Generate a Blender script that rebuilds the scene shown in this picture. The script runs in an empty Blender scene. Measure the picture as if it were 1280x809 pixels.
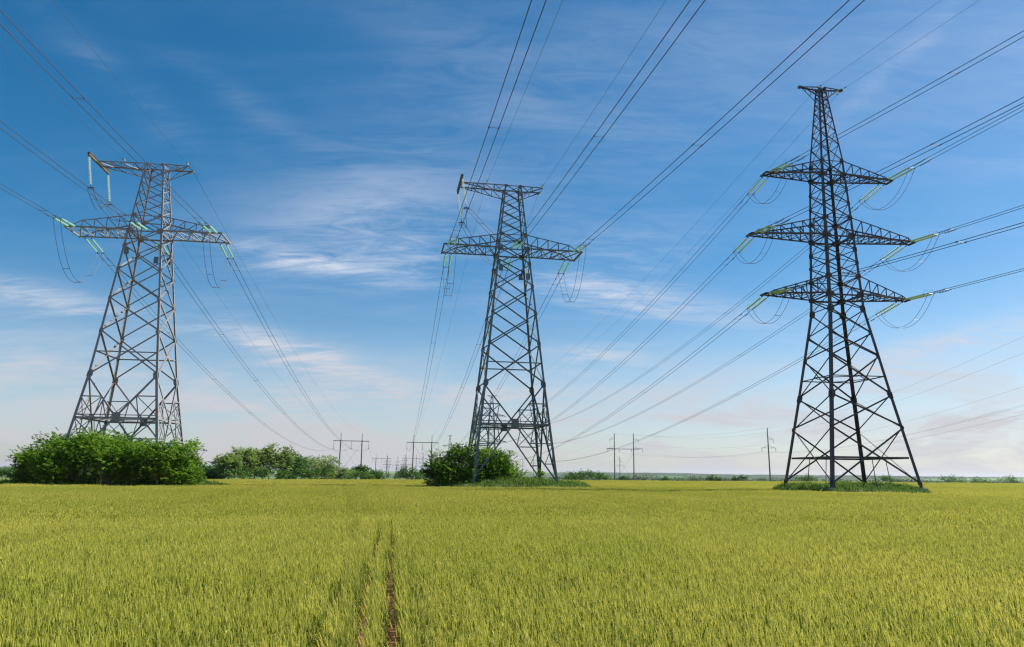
import bpy, math, random
import numpy as np
from mathutils import Vector, Matrix

# ------------------------------------------------------------------ camera, sky, sun
sc = bpy.context.scene
COL = sc.collection
CAM_Z = 2.25
FPX, PITCH, ROLL = 947.33, 0.1957, -0.011           # focal length in pixels of a 1280 wide frame, tilt up, roll
cp, sp, cr, sr = math.cos(PITCH), math.sin(PITCH), math.cos(ROLL), math.sin(ROLL)
FWD = Vector((0, cp, sp)); R0 = Vector((1, 0, 0)); U0 = Vector((0, -sp, cp))
RV = R0 * cr - U0 * sr
UV = R0 * sr + U0 * cr
cam_d = bpy.data.cameras.new("camera"); cam = bpy.data.objects.new("camera", cam_d); COL.objects.link(cam)
cam_d.sensor_width = 36.0; cam_d.lens = FPX / 1280 * 36.0
cam_d.clip_start = 0.1; cam_d.clip_end = 30000
cam.matrix_world = Matrix(((RV.x, UV.x, -FWD.x, 0), (RV.y, UV.y, -FWD.y, 0), (RV.z, UV.z, -FWD.z, CAM_Z), (0, 0, 0, 1)))
sc.camera = cam
sc.render.engine = 'CYCLES'
sc.cycles.use_denoising = True; sc.cycles.denoiser = 'OPENIMAGEDENOISE'; sc.cycles.denoising_prefilter = 'ACCURATE'; sc.cycles.denoising_input_passes = 'RGB_ALBEDO_NORMAL'
sc.cycles.filter_width = 1.25
sc.cycles.max_bounces = 6; sc.cycles.transmission_bounces = 4; sc.cycles.transparent_max_bounces = 6
sc.cycles.diffuse_bounces = 3; sc.cycles.glossy_bounces = 2
sc.cycles.sample_clamp_indirect = 4
sc.view_settings.view_transform = 'Standard'; sc.view_settings.look = 'None'
sc.view_settings.gamma = 1; sc.view_settings.use_curve_mapping = False
sc.view_settings.exposure = 0.95

SUN_AZ, SUN_EL = math.radians(72), math.radians(47)   # azimuth measured from +Y (view) towards +X (right)
S = Vector((math.sin(SUN_AZ) * math.cos(SUN_EL), math.cos(SUN_AZ) * math.cos(SUN_EL), math.sin(SUN_EL)))
sun_d = bpy.data.lights.new("sun", 'SUN'); sun = bpy.data.objects.new("sun", sun_d); COL.objects.link(sun)
sun_d.energy = 4.8; sun_d.angle = math.radians(0.5); sun_d.color = (1.0, 0.95, 0.87)
sun.rotation_euler = S.to_track_quat('Z', 'Y').to_euler()
sun.location = (60, 30, 80)


class NT:
    """small helper to write node trees"""
    def __init__(self, tree):
        self.t = tree; self.n = tree.nodes; self.l = tree.links
    def new(self, kind, **kw):
        nd = self.n.new(kind)
        for k, v in kw.items(): setattr(nd, k, v)
        return nd
    def put(self, sock, v):
        if isinstance(v, bpy.types.NodeSocket): self.l.new(v, sock)
        else: sock.default_value = v
    def math(self, op, a, b=0.0, c=0.0, clamp=False):
        nd = self.new('ShaderNodeMath', operation=op); nd.use_clamp = clamp
        self.put(nd.inputs[0], a); self.put(nd.inputs[1], b)
        if op in ('MULTIPLY_ADD', 'SMOOTH_MIN', 'WRAP'): self.put(nd.inputs[2], c)
        return nd.outputs[0]
    def mix(self, f, a, b):
        nd = self.new('ShaderNodeMix', data_type='RGBA'); self.put(nd.inputs['Factor'], f)
        ia = [i for i in nd.inputs if i.name == 'A' and i.type == 'RGBA'][0]; ib = [i for i in nd.inputs if i.name == 'B' and i.type == 'RGBA'][0]
        self.put(ia, a); self.put(ib, b)
        return [o for o in nd.outputs if o.type == 'RGBA'][0]
    def noise(self, vec, scale, detail=4, rough=0.55, dist=0.0):
        nd = self.new('ShaderNodeTexNoise'); self.l.new(vec, nd.inputs['Vector'])
        nd.inputs['Scale'].default_value = scale; nd.inputs['Detail'].default_value = detail
        nd.inputs['Roughness'].default_value = rough; nd.inputs['Distortion'].default_value = dist
        return nd.outputs['Fac']
    def smooth(self, x, a, b):
        nd = self.new('ShaderNodeMapRange', interpolation_type='SMOOTHSTEP')
        self.put(nd.inputs['Value'], x); nd.inputs['From Min'].default_value = a; nd.inputs['From Max'].default_value = b
        return nd.outputs[0]
    def combine(self, x, y, z=0.0):
        nd = self.new('ShaderNodeCombineXYZ'); self.put(nd.inputs[0], x); self.put(nd.inputs[1], y); self.put(nd.inputs[2], z)
        return nd.outputs[0]


SKY_STRENGTH = 0.067
world = bpy.data.worlds.new("World"); sc.world = world; world.use_nodes = True
W = NT(world.node_tree); W.n.clear()
wout = W.new('ShaderNodeOutputWorld'); bg = W.new('ShaderNodeBackground'); bg.inputs['Strength'].default_value = SKY_STRENGTH
sky = W.new('ShaderNodeTexSky', sky_type='NISHITA'); sky.sun_disc = False
sky.sun_elevation = SUN_EL; sky.sun_rotation = SUN_AZ
sky.altitude = 100; sky.air_density = 0.85; sky.dust_density = 0.8; sky.ozone_density = 2.5
tc = W.new('ShaderNodeTexCoord'); sep = W.new('ShaderNodeSeparateXYZ'); W.l.new(tc.outputs['Generated'], sep.inputs[0])
dx_, dy_, dz_ = sep.outputs
az = W.math('ARCTAN2', dx_, dy_); el = W.math('ARCSINE', dz_)
# cirrus sheets: noise on a plane high above, streaked, and banks of it at given compass directions and heights
den = W.math('MAXIMUM', W.math('ADD', dz_, 0.16), 0.05)
plane = W.combine(W.math('DIVIDE', dx_, den), W.math('DIVIDE', dy_, den))
mp = W.new('ShaderNodeMapping'); W.l.new(plane, mp.inputs['Vector']); mp.inputs['Rotation'].default_value = (0, 0, math.radians(-28)); mp.inputs['Scale'].default_value = (0.55, 1.7, 1)
n_big = W.noise(mp.outputs[0], 1.1, 7, 0.56, 0.5)
n_fine = W.noise(mp.outputs[0], 2.7, 9, 0.60, 0.8)
sph = W.combine(W.math('MULTIPLY', az, 1.0), W.math('MULTIPLY', el, 3.2))
n_band = W.noise(sph, 6.5, 7, 0.6, 0.7)
n_warp = W.noise(tc.outputs['Generated'], 3.0, 3, 0.5, 0.0)
waz = W.math('ADD', az, W.math('MULTIPLY', W.math('SUBTRACT', n_warp, 0.5), 0.16))
wel = W.math('ADD', el, W.math('MULTIPLY', W.math('SUBTRACT', n_fine, 0.5), 0.05))


def px_dir(px, py):
    u0, v0 = px - 640.0, 404.5 - py
    u = u0 * cr + v0 * sr; v = -u0 * sr + v0 * cr
    return (R0 * (u / FPX) + U0 * (v / FPX) + FWD)


def bank(px, py, wpx, hpx, tilt, amount):
    """one bank of cirrus: centre, half size and slant, as a soft lens in azimuth and elevation"""
    d = px_dir(px, py).normalized(); a0 = math.atan2(d.x, d.y); e0 = math.asin(d.z)
    c, s_ = math.cos(math.radians(tilt)), math.sin(math.radians(tilt))
    a = W.math('SUBTRACT', waz, a0); e = W.math('SUBTRACT', wel, e0)
    p = W.math('DIVIDE', W.math('ADD', W.math('MULTIPLY', a, c), W.math('MULTIPLY', e, s_)), wpx / FPX)
    q = W.math('DIVIDE', W.math('SUBTRACT', W.math('MULTIPLY', e, c), W.math('MULTIPLY', a, s_)), hpx / FPX)
    r2 = W.math('ADD', W.math('MULTIPLY', p, p), W.math('MULTIPLY', q, q))
    return W.math('MULTIPLY', W.math('EXPONENT', W.math('MULTIPLY', r2, -1.0)), amount)


banks = None
for b in [(455, 275, 110, 55, 18, .36), (480, 250, 180, 80, 12, .13), (300, 505, 160, 9, -4, .5), (720, 440, 70, 8, -4, .5), (130, 430, 150, 40, -4, .25), (820, 90, 330, 130, 10, .16), (1230, 120, 160, 120, 0, .14), (425, 334, 95, 12, -8, .78), (520, 320, 60, 26, 10, .3), (800, 372, 140, 20, -13, .95), (740, 340, 110, 40, 10, .40),
          (425, 455, 90, 17, -24, 1.0), (355, 425, 110, 10, -8, .5), (60, 372, 120, 14, -6, .85), (20, 455, 80, 26, 0, .5), (760, 440, 60, 8, 5, .5),
          (1200, 425, 110, 14, 14, 1.0), (1230, 455, 120, 16, 8, .5), (560, 320, 300, 60, 4, .14), (150, 110, 120, 18, -30, .14), (580, 60, 200, 50, -20, .10),
          (1110, 70, 110, 10, 34, .16), (640, 495, 260, 14, 0, .75), (840, 520, 180, 9, 2, .8), (1210, 525, 140, 16, 2, .6), (930, 465, 90, 8, 3, .45), (330, 140, 140, 18, -20, .12)]:
    x = bank(*b)
    banks = x if banks is None else W.math('ADD', banks, x)
n_hair = W.noise(mp.outputs[0], 9.0, 9, 0.68, 1.4)
streak = W.smooth(W.math('MULTIPLY_ADD', n_big, 0.30, W.math('MULTIPLY_ADD', n_fine, 0.42, W.math('MULTIPLY', n_hair, 0.36))), 0.43, 0.67)
wisps = W.math('MULTIPLY', banks, W.math('MULTIPLY_ADD', streak, 0.80, 0.10))
# low veil of thin cloud towards the horizon
lowmask = W.math('MULTIPLY', W.smooth(el, 0.19, 0.015), W.math('MULTIPLY_ADD', W.smooth(n_band, 0.43, 0.60), 0.62, 0.25))
thin = W.math('MULTIPLY', W.smooth(n_fine, 0.45, 0.8), 0.05)
cov = W.math('MINIMUM', W.math('ADD', W.math('ADD', wisps, lowmask), thin), 0.92)
warm = W.smooth(el, 0.30, 0.0)
cloud_col = W.mix(warm, (0.37 / SKY_STRENGTH, 0.40 / SKY_STRENGTH, 0.46 / SKY_STRENGTH, 1), (0.315 / SKY_STRENGTH, 0.305 / SKY_STRENGTH, 0.32 / SKY_STRENGTH, 1))
hs = W.new('ShaderNodeHueSaturation'); W.l.new(sky.outputs[0], hs.inputs['Color']); hs.inputs['Hue'].default_value = 0.490
W.l.new(W.math('MULTIPLY_ADD', W.smooth(el, 0.03, 0.30), 0.40, 1.0), hs.inputs['Saturation'])      # deep polarised blue overhead
final = W.mix(cov, hs.outputs[0], cloud_col)
W.l.new(final, bg.inputs['Color']); W.l.new(bg.outputs[0], wout.inputs['Surface'])

# ------------------------------------------------------------------ helpers
rng = np.random.default_rng(11); random.seed(5)


def at(px, py, Y):
    """the point at forward distance Y seen in the direction of a pixel"""
    d = px_dir(px, py); k = Y / d.y
    return Vector((d.x * k, Y, CAM_Z + d.z * k))


def tag(o, label=None, cat=None, group=None, kind=None):
    if label: o['label'] = label
    if cat: o['category'] = cat
    if group: o['group'] = group
    if kind: o['kind'] = kind
    return o


def empty(name, loc, rz=0.0):
    o = bpy.data.objects.new(name, None); COL.objects.link(o); o.location = loc; o.rotation_euler = (0, 0, rz)
    o.empty_display_size = 0.5
    return o


class MB:
    def __init__(self): self.v = []; self.f = []; self.n = 0
    def add(self, vs, fs):
        b = self.n
        self.v.extend([tuple(q) for q in vs]); self.n += len(vs)
        self.f.extend([tuple(i + b for i in q) for q in fs])
    def angle(self, p0, p1, a, b, w, t=None):
        """rolled steel L section from p0 to p1, its two flanges along a and b"""
        p0, p1 = Vector(p0), Vector(p1); d = (p1 - p0).normalized(); t = t or w * 0.14
        a = Vector(a); a = (a - d * a.dot(d)).normalized(); b = Vector(b); b = (b - d * b.dot(d)); b = (b - a * b.dot(a)).normalized()
        prof = [(0, 0), (w, 0), (w, t), (t, t), (t, w), (0, w)]
        vs = [p + a * x + b * y for p in (p0, p1) for x, y in prof]
        fs = [(i, (i + 1) % 6, 6 + (i + 1) % 6, 6 + i) for i in range(6)] + [(3, 2, 1, 0), (5, 4, 3, 0), (6, 7, 8, 9), (6, 9, 10, 11)]
        self.add(vs, fs)
    def box(self, c, ax, ay, az_, hx, hy, hz):
        c = Vector(c); ax, ay, az_ = Vector(ax), Vector(ay), Vector(az_)
        vs = [c + ax * (hx * i) + ay * (hy * j) + az_ * (hz * k) for i in (-1, 1) for j in (-1, 1) for k in (-1, 1)]
        self.add(vs, [(0, 1, 3, 2), (4, 6, 7, 5), (0, 4, 5, 1), (2, 3, 7, 6), (0, 2, 6, 4), (1, 5, 7, 3)])
    def tube(self, pts, r, sides=6, r1=None, caps=True):
        pts = [Vector(p) for p in pts]; n = len(pts); vs = []
        up = Vector((0, 0, 1))
        for i, p in enumerate(pts):
            d = (pts[min(i + 1, n - 1)] - pts[max(i - 1, 0)]).normalized()
            s = d.cross(up)
            if s.length < 1e-3: s = d.cross(Vector((1, 0, 0)))
            s.normalize(); t = s.cross(d)
            rr = r if r1 is None else r + (r1 - r) * i / (n - 1)
            if isinstance(r, (list, tuple)): rr = r[i]
            for k in range(sides):
                a = 2 * math.pi * k / sides; vs.append(p + s * (rr * math.cos(a)) + t * (rr * math.sin(a)))
        fs = [(i * sides + k, i * sides + (k + 1) % sides, (i + 1) * sides + (k + 1) % sides, (i + 1) * sides + k) for i in range(n - 1) for k in range(sides)]
        if caps: fs += [tuple(range(sides))[::-1], tuple((n - 1) * sides + k for k in range(sides))]
        self.add(vs, fs)
    def build(self, name, mat, parent=None, smooth=False):
        me = bpy.data.meshes.new(name); me.from_pydata(self.v, [], self.f); me.materials.append(mat)
        if smooth: me.polygons.foreach_set('use_smooth', [True] * len(me.polygons))
        me.update()
        o = bpy.data.objects.new(name, me); COL.objects.link(o)
        if parent is not None: o.parent = parent
        return o


def np_mesh(name, verts, quads, mat, smooth=False, color=None):
    """mesh from numpy arrays (quads (n,4) or tris (n,3)); color: per face random tone stored on corners"""
    me = bpy.data.meshes.new(name); k = quads.shape[1]; nf = len(quads)
    me.vertices.add(len(verts)); me.vertices.foreach_set('co', np.ascontiguousarray(verts, dtype=np.float32).ravel())
    me.loops.add(nf * k); me.loops.foreach_set('vertex_index', np.ascontiguousarray(quads, dtype=np.int32).ravel())
    me.polygons.add(nf); me.polygons.foreach_set('loop_start', np.arange(0, nf * k, k, dtype=np.int32))
    me.polygons.foreach_set('loop_total', np.full(nf, k, dtype=np.int32))
    if smooth: me.polygons.foreach_set('use_smooth', np.ones(nf, dtype=bool))
    me.materials.append(mat); me.update(calc_edges=True)
    if color is not None:
        at_ = me.attributes.new('tone', 'FLOAT', 'FACE'); at_.data.foreach_set('value', np.ascontiguousarray(color, dtype=np.float32))
    return me


def link_mesh(name, me, parent=None):
    o = bpy.data.objects.new(name, me); COL.objects.link(o)
    if parent is not None: o.parent = parent
    return o


def copy_tree(o, parent=None):
    c = o.copy(); COL.objects.link(c); c.parent = parent
    for ch in list(o.children): copy_tree(ch, c)
    return c


# ------------------------------------------------------------------ materials
def material(name):
    m = bpy.data.materials.new(name); m.use_nodes = True
    T = NT(m.node_tree); T.n.clear()
    out = T.new('ShaderNodeOutputMaterial')
    return m, T, out


def principled(T, out, base, rough=0.6, metal=0.0, spec=0.5):
    b = T.new('ShaderNodeBsdfPrincipled'); T.put(b.inputs['Base Color'], base); T.put(b.inputs['Roughness'], rough)
    b.inputs['Metallic'].default_value = metal; b.inputs['Specular IOR Level'].default_value = spec
    T.l.new(b.outputs[0], out.inputs['Surface']); return b


def steel(name, paint, rust, amount, rough=0.55, metal=0.2):
    m, T, out = material(name)
    g = T.new('ShaderNodeNewGeometry'); pos = g.outputs['Position']
    n1 = T.noise(pos, 0.9, 5, 0.65, 0.3); n2 = T.noise(pos, 5.0, 4, 0.6)
    f = T.smooth(T.math('MULTIPLY_ADD', n2, 0.4, n1), 0.86 - amount, 1.06 - amount)
    tint = T.mix(n2, tuple(c * 0.7 for c in paint) + (1,), tuple(min(1, c * 1.3) for c in paint) + (1,))
    col = T.mix(f, tint, rust + (1,))
    principled(T, out, col, rough, metal)
    return m


def plain(name, col, rough=0.6, metal=0.0, var=0.25, scale=3.0):
    m, T, out = material(name)
    g = T.new('ShaderNodeNewGeometry'); n = T.noise(g.outputs['Position'], scale, 4, 0.6)
    c = T.mix(n, tuple(x * (1 - var) for x in col) + (1,), tuple(min(1, x * (1 + var)) for x in col) + (1,))
    principled(T, out, c, rough, metal); return m


def glassy(name, col, trans):
    m, T, out = material(name)
    b = T.new('ShaderNodeBsdfPrincipled'); b.inputs['Base Color'].default_value = col + (1,); b.inputs['Roughness'].default_value = 0.42; b.inputs['Specular IOR Level'].default_value = 0.25
    tr = T.new('ShaderNodeBsdfTranslucent'); tr.inputs['Color'].default_value = col + (1,)
    mx = T.new('ShaderNodeMixShader'); mx.inputs[0].default_value = trans
    T.l.new(b.outputs[0], mx.inputs[1]); T.l.new(tr.outputs[0], mx.inputs[2]); T.l.new(mx.outputs[0], out.inputs['Surface'])
    return m


def leafy(name, dark, light, trans=0.35, rough=0.5, third=None):
    """leaves: colour runs with the face's own tone, part of the light comes through"""
    m, T, out = material(name)
    a = T.new('ShaderNodeAttribute'); a.attribute_name = 'tone'
    col = T.mix(a.outputs['Fac'], dark + (1,), light + (1,))
    if third is not None:
        oi = T.new('ShaderNodeAttribute', attribute_type='INSTANCER'); oi.attribute_name = 'patch'
        col = T.mix(oi.outputs['Fac'], col, T.mix(a.outputs['Fac'], third[0] + (1,), third[1] + (1,)))
    b = T.new('ShaderNodeBsdfPrincipled'); T.l.new(col, b.inputs['Base Color']); b.inputs['Roughness'].default_value = rough; b.inputs['Specular IOR Level'].default_value = 0.12
    tr = T.new('ShaderNodeBsdfTranslucent'); T.l.new(col, tr.inputs['Color'])
    mx = T.new('ShaderNodeMixShader'); mx.inputs[0].default_value = trans
    T.l.new(b.outputs[0], mx.inputs[1]); T.l.new(tr.outputs[0], mx.inputs[2]); T.l.new(mx.outputs[0], out.inputs['Surface'])
    return m


M = {}
M['steel_pale'] = steel('weathered_pale_steel', (0.245, 0.245, 0.25), (0.28, 0.17, 0.13), 0.14, 0.5, 0.15)
M['steel_teal'] = steel('weathered_teal_steel', (0.12, 0.155, 0.165), (0.24, 0.12, 0.07), 0.10, 0.5, 0.15)
M['steel_dark'] = steel('dark_rusty_steel', (0.045, 0.045, 0.05), (0.09, 0.045, 0.03), 0.12, 0.6, 0.1)
M['steel_far'] = plain('grey_far_steel', (0.12, 0.13, 0.14), 0.6, 0.2)
M['glass_green'] = glassy('green_glass', (0.50, 0.80, 0.62), 0.35)
M['glass_olive'] = glassy('olive_green_glass', (0.48, 0.62, 0.28), 0.35)
M['glass_white'] = glassy('pale_glass', (0.72, 0.80, 0.74), 0.4)
M['fitting'] = plain('galvanised_fitting', (0.10, 0.10, 0.11), 0.45, 0.5)
M['wire'] = plain('aluminium_cable', (0.055, 0.06, 0.065), 0.6, 0.2, 0.1)
M['wood_bar'] = plain('rusty_brown_beam', (0.10, 0.078, 0.052), 0.7, 0.0, 0.35, 4)
M['plate'] = plain('blue_grey_sign_plate', (0.10, 0.16, 0.19), 0.5)
M['concrete_pole'] = plain('weathered_concrete', (0.15, 0.125, 0.105), 0.85, 0, 0.3, 1.2)
M['wood_pole'] = plain('old_concrete_pole', (0.10, 0.075, 0.06), 0.85, 0, 0.3, 1.2)
M['footing'] = plain('footing_concrete', (0.34, 0.33, 0.31), 0.9)
M['bark'] = plain('grey_brown_bark', (0.20, 0.15, 0.10), 0.9, 0, 0.4, 6)
M['bark_pale'] = plain('pale_bark', (0.20, 0.17, 0.13), 0.9, 0, 0.4, 3)
M['leaf'] = leafy('shrub_leaf', (0.030, 0.100, 0.006), (0.28, 0.47, 0.034), 0.5)
M['leaf_far'] = leafy('far_tree_leaf', (0.12, 0.20, 0.04), (0.32, 0.43, 0.09), 0.4)
M['leaf_far_dark'] = leafy('far_dark_leaf', (0.035, 0.10, 0.015), (0.15, 0.27, 0.04), 0.35)
M['twig'] = leafy('bare_twig', (0.24, 0.19, 0.14), (0.38, 0.30, 0.23), 0.1)
M['grass'] = leafy('rough_grass', (0.045, 0.11, 0.015), (0.22, 0.32, 0.06), 0.4)
M['wheat'] = leafy('green_wheat', (0.085, 0.135, 0.010), (0.68, 0.635, 0.135), 0.42, 0.6, ((0.06, 0.125, 0.008), (0.55, 0.55, 0.10)))

# ------------------------------------------------------------------ ground
EDGE = [(-70, 100), (-34, 112), (-32, 115), (-19.5, 142), (-12.5, 152), (0, 185), (14, 225), (33, 340), (60, 380), (75, 380)]


def edge_dist(deg):
    return float(np.interp(deg, [e[0] for e in EDGE], [e[1] for e in EDGE]))


def edge_arr(deg):
    return np.interp(deg, [e[0] for e in EDGE], [e[1] for e in EDGE])


def land_z(x, y):
    x = np.asarray(x, float); y = np.asarray(y, float)
    d = np.hypot(x, y); a = np.degrees(np.arctan2(x, y)); E_ = edge_arr(a)
    back = np.abs(a) > 90
    E_ = np.where(back, 400, E_)
    dd = np.maximum(0, d - E_ - 3)
    z = -np.minimum(dd * 0.0062, 7.0)
    z = z - 3.0 * np.clip((d - 900) / 1500, 0, 1)
    # far rise of the land
    far = np.clip((d - 2300) / 2600, 0, 1)
    z = z + far * far * (3 - 2 * far) * (19 + 5 * np.sin(a * 0.21 + 1) + 3 * np.sin(a * 0.6) - 0.10 * a)
    return z


def ground_mat():
    m, T, out = material('field_soil_and_meadow')
    g = T.new('ShaderNodeNewGeometry'); pos = g.outputs['Position']
    ln = T.new('ShaderNodeVectorMath', operation='LENGTH'); T.l.new(pos, ln.inputs[0]); dist = ln.outputs['Value']
    soil = T.mix(T.noise(pos, 9, 6, 0.7), (0.19, 0.085, 0.042, 1), (0.42, 0.21, 0.115, 1))
    mead = T.mix(T.noise(pos, 0.02, 6, 0.6), (0.06, 0.11, 0.035, 1), (0.13, 0.17, 0.05, 1))
    mpn = T.new('ShaderNodeMapping'); T.l.new(pos, mpn.inputs['Vector']); mpn.inputs['Scale'].default_value = (0.0022, 0.0011, 0)
    vor = T.new('ShaderNodeTexVoronoi'); T.l.new(mpn.outputs[0], vor.inputs['Vector']); vor.inputs['Scale'].default_value = 1.6
    vs = T.new('ShaderNodeSeparateXYZ'); T.l.new(vor.outputs['Color'], vs.inputs[0])
    farm = T.mix(T.smooth(vs.outputs[0], 0.45, 0.55), (0.045, 0.075, 0.03, 1), (0.12, 0.21, 0.06, 1))
    farm = T.mix(T.smooth(vs.outputs[1], 0.62, 0.66), farm, (0.09, 0.085, 0.06, 1))
    edge = T.new('ShaderNodeAttribute'); edge.attribute_name = 'outside'
    c = T.mix(edge.outputs['Fac'], soil, mead)
    c = T.mix(T.smooth(dist, 700, 1300), c, farm)
    principled(T, out, c, 0.95, 0, 0.2); return m


def build_ground():
    na = np.concatenate([np.arange(-48, 48.01, 0.75), np.arange(52, 308.1, 4.0)]); A = len(na)
    rr = np.concatenate([[0.5, 2, 4], np.geomspace(6, 100, 24), np.arange(106, 400, 7), np.geomspace(420, 14000, 46)]); Rn = len(rr)
    ang, rad = np.meshgrid(np.radians(na), rr); x = rad * np.sin(ang); y = rad * np.cos(ang); z = land_z(x, y)
    v = np.stack([x, y, z], -1).reshape(-1, 3)
    i = np.arange(Rn - 1)[:, None] * A; j = np.arange(A)[None, :]; jn = (j + 1) % A
    q = np.stack([i + j, i + jn, i + A + jn, i + A + j], -1).reshape(-1, 4)
    me = np_mesh('ground', v, q[:, ::-1], ground_mat(), smooth=True)
    deg = np.degrees(np.arctan2(v[:, 0], v[:, 1])); d = np.hypot(v[:, 0], v[:, 1])
    o_ = np.clip((d - edge_arr(deg)) / 8, 0, 1)
    a = me.attributes.new('outside', 'FLOAT', 'POINT'); a.data.foreach_set('value', o_.astype(np.float32))
    o = link_mesh('ground', me)
    tag(o, 'broad flat farmland with brown soil under the crop and far green meadows', 'ground', kind='structure')


build_ground()


def hill(name, label, px0, px1, Y, top_px, seed, mat, ridge):
    """a low wooded ridge kilometres away, a long mound with real depth"""
    r_ = np.random.default_rng(seed); n = 140
    xs = np.linspace(px0, px1, n); rows = []
    prof = np.zeros(n)
    for k, amp in ((1, .5), (3, .25), (9, .12), (25, .06)):
        prof += amp * np.sin(np.linspace(0, 1, n) * k * 6.28 + r_.uniform(0, 6.28))
    taper = np.clip(np.minimum(np.linspace(0, 1, n), np.linspace(1, 0, n)) * 7, 0, 1)
    for t, hgt in ((-1, 0), (-.6, .45), (-.25, .85), (0, 1), (.4, .8), (1, 0)):
        row = []
        for k, x in enumerate(xs):
            p = at(x, 590, Y); h = (top_px + prof[k] * ridge) / FPX * Y * taper[k]
            yy = Y + t * Y * .16
            base = float(land_z(p.x * yy / Y, yy)) - 1
            zt = CAM_Z + h
            row.append((p.x * yy / Y, yy, base + max(0, zt - base) * hgt if hgt > 0 else base - 2))
        rows.append(row)
    v = np.array(rows).reshape(-1, 3); m = len(rows)
    i = np.arange(m - 1)[:, None] * n; j = np.arange(n - 1)[None, :]
    q = np.stack([i + j, i + j + 1, i + n + j + 1, i + n + j], -1).reshape(-1, 4)
    o = link_mesh(name, np_mesh(name, v, q, mat, smooth=True)); tag(o, label, 'hill', kind='structure')


def hill_mat(name, a, b, c2):
    m, T, out = material(name); g = T.new('ShaderNodeNewGeometry')
    mpn = T.new('ShaderNodeMapping'); T.l.new(g.outputs['Position'], mpn.inputs['Vector']); mpn.inputs['Scale'].default_value = (0.004, 0.0015, 0.02)
    n = T.noise(mpn.outputs[0], 1.5, 6, 0.65); n2 = T.noise(g.outputs['Position'], 0.03, 5, 0.7)
    col = T.mix(T.smooth(n, .45, .55), a + (1,), b + (1,)); col = T.mix(T.smooth(n2, .4, .7), col, c2 + (1,))
    principled(T, out, col, 0.95, 0, 0.1); return m


HM1 = hill_mat('wooded_hill', (0.035, 0.06, 0.03), (0.05, 0.075, 0.035), (0.025, 0.045, 0.025))
HM2 = hill_mat('green_field_hill', (0.07, 0.14, 0.05), (0.05, 0.09, 0.035), (0.10, 0.12, 0.06))
hill('far_hill', 'long dark wooded ridge low on the horizon right of centre', 690, 1130, 3800, 2.6, 3, HM1, 1.0)
hill('far_hill', 'pale green farmed slope in front of the wooded ridge', 560, 900, 2600, -1.0, 8, HM2, .8)
hill('far_hill', 'low blue green ridge behind the right pylon towards the right edge', 960, 1420, 4200, 2.2, 4, HM1, .8)
hill('far_hill', 'low brownish ridge at the far left edge beyond the big shrubs', -260, 130, 2600, 1.2, 5, HM1, .8)

# ------------------------------------------------------------------ wheat: one crop nobody could count
def wheat_patch(name, cell, n, level, r_):
    V, F, C = [], [], []; nv = 0
    def addq(vs, tone):
        nonlocal nv
        V.extend(vs); F.append((nv, nv + 1, nv + 2, nv + 3)); C.append(tone); nv += 4
    for _ in range(n):
        x, y = r_.uniform(-cell / 2, cell / 2, 2); h = r_.normal(0.66, 0.065); yaw = r_.uniform(0, 6.283)
        lean = r_.normal(0.035, 0.035) ; la = r_.normal(2.6, 0.7)      # stems lean mostly one way with the wind
        lx, ly = math.cos(la) * lean, math.sin(la) * lean
        c, s = math.cos(yaw), math.sin(yaw)
        green = r_.uniform(0.0, 0.25)
        w = 0.0028 if level == 0 else (0.004 if level == 1 else 0.012)
        zz = [0, h * .5, h]
        if level < 2:
            for k in range(2):
                a0 = np.array([x + lx * (zz[k] / h) ** 2, y + ly * (zz[k] / h) ** 2, zz[k]]); a1 = np.array([x + lx * (zz[k + 1] / h) ** 2, y + ly * (zz[k + 1] / h) ** 2, zz[k + 1]])
                d = np.array([c * w, s * w, 0]); addq([a0 - d, a0 + d, a1 + d, a1 - d], .18 + green + .15 * k)
        nl = 3 if level == 0 else 2
        for k in range(nl if level < 2 else 1):
            z0 = h * r_.uniform(.42, .84) if level < 2 else h * .5; a = r_.uniform(0, 6.283); L = r_.uniform(.10, .20); bw = r_.uniform(.0055, .009) * (1.0 if level == 0 else 1.5 if level == 1 else 3.5)
            ca, sa = math.cos(a), math.sin(a); side = np.array([-sa * bw, ca * bw, 0]); base = np.array([x + lx * .5, y + ly * .5, z0])
            pts = [base, base + np.array([ca * L * .35, sa * L * .35, L * .55]), base + np.array([ca * L * .75, sa * L * .75, L * .5 * r_.uniform(.3, 1.3)])]
            t0 = r_.uniform(0, .32) if r_.uniform() > .14 else r_.uniform(.5, .8)
            addq([pts[0] - side, pts[0] + side, pts[1] + side, pts[1] - side], t0)
            addq([pts[1] - side, pts[1] + side, pts[2] + side * .15, pts[2] - side * .15], t0 + .08)
        # the ear
        eh = r_.uniform(.055, .085); ew = (.0080 if level == 0 else .0105 if level == 1 else .024); tip = np.array([x + lx * 1.3, y + ly * 1.3, h + eh]); b0 = np.array([x + lx, y + ly, h]); mid = b0 * .55 + tip * .45
        tone = r_.uniform(.55, 1.0)
        for q in range(2):
            d = np.array([math.cos(yaw + q * 1.57) * ew, math.sin(yaw + q * 1.57) * ew, 0])
            addq([b0 - d * .5, b0 + d * .5, mid + d, mid - d], tone); addq([mid - d, mid + d, tip + d * .35, tip - d * .35], min(1, tone + .05))
        if level == 0:
            for q in range(3):                                          # awns
                a = r_.uniform(0, 6.283); e = tip + np.array([math.cos(a) * .03, math.sin(a) * .03, r_.uniform(.025, .05)]); d = np.array([math.sin(a) * .0011, -math.cos(a) * .0011, 0])
                bb = b0 * .4 + tip * .6
                addq([bb - d, bb + d, e + d * .4, e - d * .4], min(1, tone + .1))
    me = np_mesh(name, np.array(V), np.array(F), M['wheat'], color=np.array(C))
    return bpy.data.objects.new(name, me)


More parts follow.
